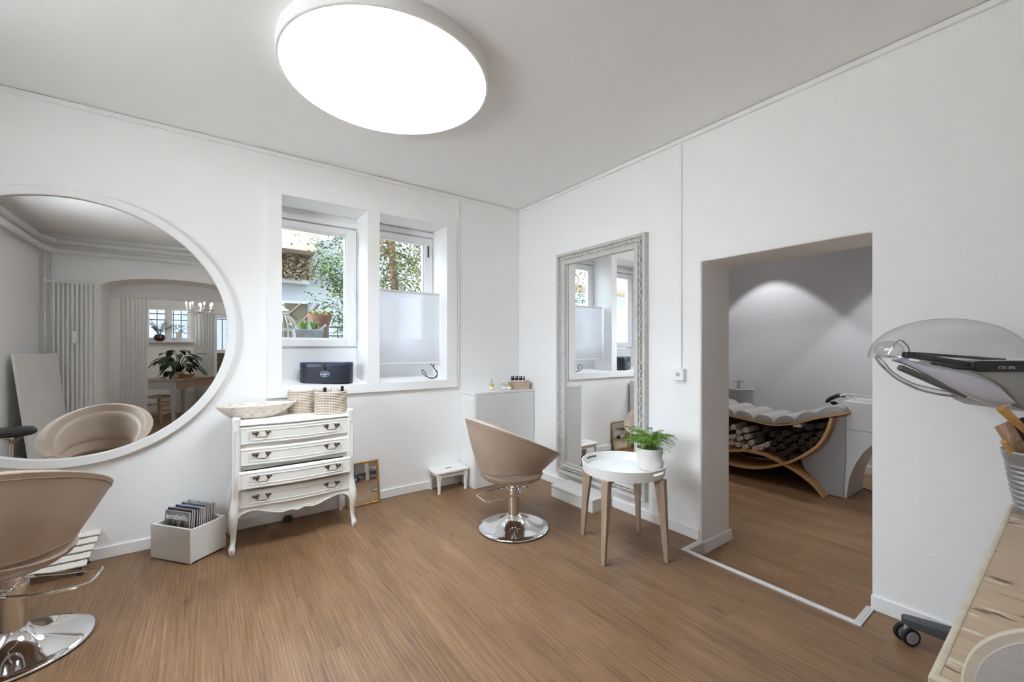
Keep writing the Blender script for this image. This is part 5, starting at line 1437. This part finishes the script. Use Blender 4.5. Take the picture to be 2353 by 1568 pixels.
m_.loft(rings); tag(m_.build('shell_bowl', mat('orange_shell', (.58, .27, .08), .35, noise=.4, nscale=12), loc=(-.36, -2.46, .754), rz=math.atan2(ax_.y, ax_.x)), 'orange shell-shaped bowl lying on the old table', 'bowl')
for x, y, h, lab in ((-.66, -2.40, .045, 'small glass tumbler on the old table near the curtain'), (-.60, -2.36, .035, 'small white cup on the corner of the old table')):
    m_ = MB(); m_.lathe([(.001, 0), (.028, 0), (.032, h), (.029, h), (.025, .004), (.001, .004)], n=20, caps=False)
    tag(m_.build('glass_tumbler' if h > .04 else 'cup', CLR if h > .04 else WPL, loc=(x, y, .7525)), lab, 'glass' if h > .04 else 'cup')
pz = thing('potted_zamia', 'dark glossy plant in a round brown pot on the back room sill', 'plant', (-.80, -3.49, W5[2] + .013))
m_ = MB(); m_.lathe([(.001, 0), (.05, 0), (.085, .04), (.09, .075), (.07, .12), (.055, .128), (.055, .118), (.001, .11)], n=28, caps=False); m_.build('pot', mat('brown_glaze', (.065, .028, .018), .25), pz)
m_ = MB()
for k in range(9):
    a = rng.uniform(0, 2 * PI); sp = rng.uniform(.08, .26)
    P = catmull([(0, 0, .11), (cos(a) * sp * .4, sin(a) * .06, .22), (cos(a) * sp, sin(a) * .09, rng.uniform(.26, .40))], 6); m_.tube(P, .004, 5)
    for i in range(4, len(P), 1):
        for s in (-1, 1): leaf(m_, P[i], (s * .8 + cos(a) * .3, .3 * s, 0), .5, .055, .013, .1, 4)
m_.build('foliage', LILY, pz, angle=180)
pv = thing('vase_plant', 'bright leafy plant in a white jug on the back room sill', 'plant', (-.515, -3.49, W5[2] + .013))
m_ = MB(); m_.lathe([(.001, 0), (.05, 0), (.048, .06), (.036, .14), (.045, .18), (.040, .18), (.001, .15)], n=24, caps=False); m_.build('vase', WPL, pv)
m_ = MB()
for k in range(70):
    a = rng.uniform(0, 2 * PI); q = rng.uniform(.01, .14); b0 = Vector((q * cos(a), q * sin(a) * .5, .18 + rng.uniform(0, .16) - q * .3))
    leaf(m_, b0, (cos(a), sin(a), 0), rng.uniform(0, .5), .06, .017, .4, 4)
m_.build('foliage', mat('ivy_green', (.13, .26, .05), .5, noise=.5, nscale=10), pv, angle=180)
# chandelier
chn = thing('chandelier', 'small crystal chandelier with lit candle bulbs in the back room', 'chandelier', (-.155, -2.2, 1.90))
CRY = thin_clear('crystal', (.93, .94, .95), .3, .9)
m_ = MB(); m_.tube([(0, 0, .02), (0, 0, .50)], .006, 8); m_.sphere((0, 0, .05), .03); m_.sphere((0, 0, .14), .022); m_.build('stem', CHROME, chn)
BULB = mat('candle_bulb', (1, .95, .85), .4, emit=(1, .93, .80), estr=14)
for k in range(7):
    a = 2 * PI * k / 7 + .3; d = Vector((cos(a), sin(a), 0))
    m_ = MB(); m_.tube(catmull([Vector((0, 0, .05)), d * .08 + Vector((0, 0, .01)), d * .16 + Vector((0, 0, .03)), d * .19 + Vector((0, 0, .09))], 5), .006, 6); m_.lathe([(.022, .09), (.012, .098)], tuple(d * .19), 12); ar = m_.build('arm', CRY, chn)
    MB().tube([d * .19 + Vector((0, 0, .095)), d * .19 + Vector((0, 0, .16))], .009, 8).build('candle_tube', WPL, ar)
    MB().lathe([(.001, .16), (.010, .17), (.012, .185), (.006, .21), (.001, .222)], tuple(d * .19), 10, caps=False).build('bulb', BULB, ar)
m_ = MB()
for k in range(60):
    a = rng.uniform(0, 2 * PI); q = rng.choice((.06, .12, .19, .20)); z = rng.uniform(-.05, .10)
    m_.sphere((q * cos(a), q * sin(a), z), .006, .006, .012, 5, 4)
o = m_.build('crystal_drops', CRY, chn, smooth=False); o['kind'] = 'stuff'
pl_ = bpy.data.lights.new('chandelier_light', 'POINT'); pl_.energy = 22; pl_.color = (1, .93, .84); pl_.shadow_soft_size = .012
po_ = bpy.data.objects.new('chandelier_light', pl_); COL.objects.link(po_); po_.location = (-.155, -2.2, 2.08)

# ------------------------------------------------------------------ garden outside the windows
gd = MB().box(-14, 12, YW, 16, .9, 1.28)
tag(gd.build('garden_ground', mat('garden_soil', (.16, .13, .10), .95, noise=.5, nscale=3)), 'garden ground outside the windows at sill height', 'ground', kind='structure')
BOUNCE = mat('pale_bounce', (.72, .70, .66), .95, noise=.25, nscale=40)  # pale surface added out of view to throw sunlight indoors
tag(MB().box(-14, XL - .3, -9, YW, .9, 1.16).build('bounce_ground', BOUNCE), 'unseen pale ground added outside the side window to bounce light indoors', 'ground', kind='structure')
struct(MB().box(XL - .3, X2 + .2, -3.9, YW, ZC + .13, 14).build('wall_sunblock', mat('sunblock_grey', (.6, .6, .58), .9)), 'unseen block added above the rooms to keep the sun off the garden')  # unseen mass added to shade the garden from the sun
FAC = mat('pale_facade', (.31, .355, .385), .8, noise=.06, nscale=2)
nb = thing('neighbour_house', 'pale house across the garden with a cream balcony', 'house', (2, 10.5, 1.2))
MB().box(-14, 9, 0, 2.5, 0, 7).build('facade', FAC, nb)
MB().box(-14, -.22, -1.2, 0, 2.08, 2.55).build('balcony', mat('cream_balcony', (.36, .31, .235), .8, noise=.1, nscale=6), nb)
MB().box(-14, -.22, -.35, 0, 1.52, 1.62).build('ledge', mat('grey_ledge', (.50, .54, .56), .7), nb)
MB().box(-3.2, -.20, -.05, .0, .1, 1.10).build('garage_window', mat('olive_pane', (.115, .105, .06), .25, noise=.6, nscale=1.2), nb)
MB().box(-3.3, -.18, -.08, -.0, 1.10, 1.16).build('window_lintel', mat('grey_lintel', (.40, .43, .45), .6), nb)
def leafcloud(mb, n_, box, L0, L1, wr, dens=None, flat=.5):
    for k in range(n_):
        p = Vector(tuple(rng.uniform(a, b_) for a, b_ in box))
        if dens and rng.random() > dens(p): continue
        a = rng.uniform(0, 2 * PI); d = Vector((cos(a), sin(a) * flat, rng.uniform(-.9, .5))).normalized(); L_ = rng.uniform(L0, L1)
        s = d.cross(Vector((rng.uniform(-1, 1), rng.uniform(-1, 1), rng.uniform(-1, 1)))).normalized() * L_ * wr
        m1 = p + d * L_ * .45
        mb.add([p, m1 + s, p + d * L_, m1 - s], [(0, 1, 2, 3)])
LEAFG = mat('leaf_green', (.085, .150, .022), .5, col2=(.018, .040, .009), nscale=5, thresh=(.38, .62))
LEAFD = mat('dry_leaf', (.30, .235, .135), .8, col2=(.055, .047, .03), nscale=9, thresh=(.4, .6))
BARK = mat('bark', (.20, .115, .075), .9, bump=.6, bscale=30, noise=.4, nscale=20)
BRANCH = mat('dark_branch', (.075, .06, .05), .8)
def hedge(label, box, n_, mt, L0=.07, L1=.14):
    h_ = thing('dry_hedge', label, 'hedge', ((box[0][0] + box[0][1]) / 2, (box[1][0] + box[1][1]) / 2, box[2][0]))
    m_ = MB(); leafcloud(m_, n_, box, L0, L1, .28); m_.v = [(a - h_.location.x, b_ - h_.location.y, c - h_.location.z) for a, b_, c in m_.v]
    m_.build('foliage', mt, h_, smooth=False, recalc=False)
    m_ = MB()
    for k in range(10):
        x = rng.uniform(*box[0]) - h_.location.x; m_.tube([(x, 0, 0), (x + rng.uniform(-.3, .3), rng.uniform(-.1, .1), box[2][1] - box[2][0])], .012, 4)
    m_.build('branches', BRANCH, h_)
hedge('brown leafy hedge below the cream balcony of the house', ((.2, 1.78), (9.7, 10.1), (2.80, 3.32)), 5200, LEAFD, .035, .075)
hedge('brown leafy hedge above the cream balcony of the house', ((.2, 1.80), (9.5, 10.1), (3.76, 4.4)), 4500, LEAFD, .035, .075)
# leafy shrub seen through the left window
sh = thing('evergreen_shrub', 'loose evergreen shrub with thin branches outside the left window', 'shrub', (1.75, 6.4, 1.28))
br_ = MB(); lv = MB()
def twig(p0, pts, n_lf, r0=.010, spread=.16):
    P = catmull([p0] + pts, 7); br_.tube(P, [r0 * (1 - .75 * i / (len(P) - 1)) for i in range(len(P))], 5)
    for k in range(int(n_lf * 2.2)):
        t = rng.uniform(.25, 1); q = P[int(t * (len(P) - 1))] + Vector((rng.gauss(0, spread * .55), rng.gauss(0, spread), rng.gauss(0, spread * .6)))
        a = rng.uniform(0, 2 * PI); d = Vector((cos(a), .5 * sin(a), rng.uniform(-.9, .3))).normalized(); L_ = rng.uniform(.032, .066)
        s = d.cross(Vector((rng.uniform(-1, 1), rng.uniform(-1, 1), rng.uniform(-1, 1)))).normalized() * L_ * .24
        lv.add([q, q + d * L_ * .45 + s, q + d * L_, q + d * L_ * .45 - s], [(0, 1, 2, 3)])
b0 = (0, 0, 0)
for pts, n_ in (([(.0, .05, .5), (-.25, .0, .95), (-.55, -.1, 1.28)], 150), ([(-.05, 0, .6), (-.28, .05, 1.15), (-.62, .1, 1.75)], 120), ([(.02, 0, .7), (-.15, 0, 1.3), (-.35, -.1, 1.85)], 210),
                ([(-.1, 0, .35), (-.3, 0, .62), (-.62, 0, .72)], 95), ([(-.02, .1, .3), (-.15, .1, .45), (-.42, .1, .52)], 60), ([(.1, 0, .8), (.05, 0, 1.4), (-.05, 0, 1.95)], 190),
                ([(-.05, .1, .7), (-.3, .1, 1.1), (-.45, .15, 1.18)], 210), ([(0, 0, .3), (-.08, -.05, .2), (-.25, -.1, .3)], 60), ([(.1, 0, .6), (.1, .05, .9), (-.1, .1, 1.15)], 150), ([(-.2, .2, .9), (-.5, .2, 1.5), (-.95, .25, 1.72)], 30)):
    twig(b0, pts, n_)
br_.build('branches', BRANCH, sh); lv.build('foliage', LEAFG, sh, smooth=False, recalc=False)
def tree(label, loc, trunk, crown, n_, mt, r0=.09):
    t_ = thing('garden_tree', label, 'tree', loc)
    m_ = MB(); P = catmull(trunk, 6); m_.tube(P, [r0 * (1 - .5 * i / (len(P) - 1)) for i in range(len(P))], 10)
    for k in range(14):
        q = P[rng.randrange(len(P) // 3, len(P))]; e = Vector(tuple(rng.uniform(a, b_) for a, b_ in crown))
        m_.tube(catmull([q, (q + e) / 2 + Vector((0, 0, .1)), e], 4), [.022, .02, .018, .016, .014, .012, .010, .008, .006][:9], 5)
    m_.build('trunk', BARK, t_)
    m_ = MB(); leafcloud(m_, int(n_ * 2.4), crown, .04, .08, .25, lambda p: .35 + .65 * (sin(p.x * 7 + 1) * sin(p.z * 6 + p.x) > -.35)); m_.build('foliage', mt, t_, smooth=False, recalc=False)
LEAFY = mat('leaf_yellow_green', (.15, .165, .03), .5, col2=(.022, .042, .009), nscale=4, thresh=(.40, .60))
tree('dense green tree outside the right window above the blind', (2.62, 7.0, 1.28), [(0, .15, 0), (.02, .1, .8), (-.05, .1, 1.6), (-.1, 0, 2.4)], ((-.85, .75), (-.5, .7), (.95, 2.4)), 2600, LEAFY)
tree('bare-trunked tree reflected in the tall carved mirror', (-1.0, 6.6, 1.28), [(.1, 0, 0), (.0, 0, 1.0), (-.15, 0, 2.0), (-.1, 0, 3.0)], ((-1.2, 1.2), (-.5, .6), (.8, 3.0)), 1100, LEAFG, .12)
# ornaments on the ledge
lt = thing('birdcage_lantern', 'white domed metal birdcage outside the left window', 'lantern', (.585, 4.70, 1.281))
CAGE = mat('old_white_metal', (.42, .42, .39), .6, noise=.35, nscale=20)
m_ = MB(); m_.lathe([(.001, 0), (.14, 0), (.14, .02), (.13, .03)], n=32, caps=False); ring(m_, [(.128, .19), (.140, .19), (.140, .215), (.128, .215)], 40)
m_.lathe([(.045, .345), (.055, .355), (.050, .375), (.062, .385), (.05, .40), (.02, .42), (.012, .44), (.02, .455), (.006, .475), (.001, .48)], n=20, caps=False); m_.build('body', CAGE, lt)
m_ = MB()
for k in range(18):
    a = 2 * PI * k / 18
    m_.tube(catmull([(r_2 * cos(a), r_2 * sin(a), z) for r_2, z in ((.133, .02), (.133, .20), (.125, .25), (.095, .30), (.06, .335), (.045, .35))], 3), .005, 5)
m_.build('bars', CAGE, lt)
zp = thing('zinc_planter', 'long grey zinc planter with green bulb shoots outside the left window', 'planter', (.775, 4.48, 1.281))
m_ = MB(); ZP = mat('old_zinc', (.25, .27, .29), .5, .4, noise=.3, nscale=15)
m_.loft([[(a * w, b_ * d_, z) for a, b_ in ((-1, -1), (1, -1), (1, 1), (-1, 1))] for z, w, d_ in ((0, .10, .07), (.17, .125, .085), (.195, .132, .09), (.20, .128, .088))], caps=True); m_.build('trough', ZP, zp, bevel=.004)
for s in (-1, 1):
    m_ = MB(); m_.tube(catmull([(s * .11, -.03, .19), (s * .15, -.03, .235), (s * .16, 0, .25), (s * .15, .03, .235), (s * .11, .03, .19)], 4), .007, 6); m_.build('handle', ZP, zp)
m_ = MB()
for k in range(46):
    cx_ = rng.choice((-.055, -.03, .045, .06)); a = rng.uniform(0, 2 * PI); b0 = Vector((cx_ + rng.uniform(-.015, .015), rng.uniform(-.03, .03), .19)); L_ = rng.uniform(.07, .135)
    d = Vector((cos(a) * .35, sin(a) * .35, 1)).normalized(); s = Vector((-sin(a), cos(a), 0)) * .009; m_.add([b0 + s * .6, b0 - s * .6, b0 + d * L_ * .6 - s, b0 + d * L_, b0 + d * L_ * .6 + s], [(0, 1, 2, 3, 4)])
m_.build('shoots', mat('bulb_green', (.10, .22, .03), .45), zp, smooth=False, recalc=False)
tp = thing('terracotta_pillar', 'mossy terracotta pillar outside the left window', 'pillar', (1.105, 5.6, 1.281))
m_ = MB(); m_.lathe([(.001, 0), (.105, 0), (.103, .30), (.116, .31), (.116, .33), (.122, .35), (.138, .385), (.140, .43), (.13, .44), (.001, .44)], n=28, caps=False); m_.build('shaft', mat('terracotta', (.16, .058, .034), .8, col2=(.07, .055, .035), nscale=9), tp)
m_ = MB(); leafcloud(m_, 120, ((-.12, .12), (-.12, .12), (.425, .47)), .03, .06, .4); m_.build('moss', mat('moss', (.16, .17, .035), .9), tp, smooth=False, recalc=False)
LOG = mat('weathered_log', (.085, .065, .05), .8)
for k, (a, b_, w) in enumerate((((.82, 6.2, 1.72), (1.00, 6.25, 1.90), 'rising to the right, left of the pair'), ((.95, 6.1, 1.60), (1.20, 6.15, 1.90), 'rising to the right, beside the pillar'), ((.74, 6.3, 1.88), (1.02, 6.22, 1.60), 'sloping down to the right across the others'))):
    tag(MB().tube([a, b_], .019, 8).build('garden_log', LOG), 'dark log outside the left window, ' + w, 'log', 'crossed logs in the garden')
rl = thing('iron_railing', 'black scrolled iron railing outside the left window', 'railing', (1.65, 6.6, 1.281))
m_ = MB(); m_.tube([(-.32, 0, .33), (.6, 0, .33)], .010, 6); m_.tube([(-.32, 0, .20), (.6, 0, .20)], .008, 6); m_.build('rails', IB, rl)
for k in range(6):
    m_ = MB(); x = -.26 + .16 * k; m_.tube([(x, 0, 0), (x, 0, .33)], .009, 6); m_.tube([(x + .08 + .045 * (1 - i / 22) * cos(i * .5), 0, .11 + .07 * (1 - i / 22) * sin(i * .5)) for i in range(20)], .006, 5); m_.build('baluster', IB, rl)

# ------------------------------------------------------------------ light and view
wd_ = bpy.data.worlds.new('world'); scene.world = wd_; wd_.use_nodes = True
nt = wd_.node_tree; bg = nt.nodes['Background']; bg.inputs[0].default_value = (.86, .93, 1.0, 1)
# overcast sky, plus a bright patch added low on the side-window side for fill
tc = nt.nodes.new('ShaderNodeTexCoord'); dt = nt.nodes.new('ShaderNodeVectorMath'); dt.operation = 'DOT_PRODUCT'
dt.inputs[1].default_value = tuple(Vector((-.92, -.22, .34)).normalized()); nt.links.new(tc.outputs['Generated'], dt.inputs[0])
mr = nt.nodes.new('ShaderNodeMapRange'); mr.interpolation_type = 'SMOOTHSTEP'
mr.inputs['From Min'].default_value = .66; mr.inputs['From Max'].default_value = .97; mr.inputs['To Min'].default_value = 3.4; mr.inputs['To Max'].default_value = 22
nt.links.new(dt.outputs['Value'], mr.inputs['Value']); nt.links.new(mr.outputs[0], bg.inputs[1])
# added sun: it lights the unseen pale ground, which bounces light to the ceiling
sl_ = bpy.data.lights.new('sun', 'SUN'); sl_.energy = 100; sl_.angle = R(9); sl_.color = (.90, .95, 1)
so_ = bpy.data.objects.new('sun', sl_); COL.objects.link(so_); so_.location = (-4, -8, 12)
so_.rotation_euler = Vector((-.10, .60, -.79)).to_track_quat('-Z', 'Y').to_euler()
scene.view_settings.view_transform = 'Standard'; scene.view_settings.look = 'None'
scene.view_settings.gamma = 1; scene.view_settings.use_curve_mapping = False
scene.view_settings.exposure = .3
cy = scene.cycles
cy.use_denoising = True; cy.use_adaptive_sampling = True; cy.adaptive_threshold = .015
cy.max_bounces = 12; cy.diffuse_bounces = 8; cy.glossy_bounces = 6; cy.transparent_max_bounces = 16; cy.transmission_bounces = 8
cy.sample_clamp_indirect = 60; cy.caustics_reflective = False; cy.caustics_refractive = False
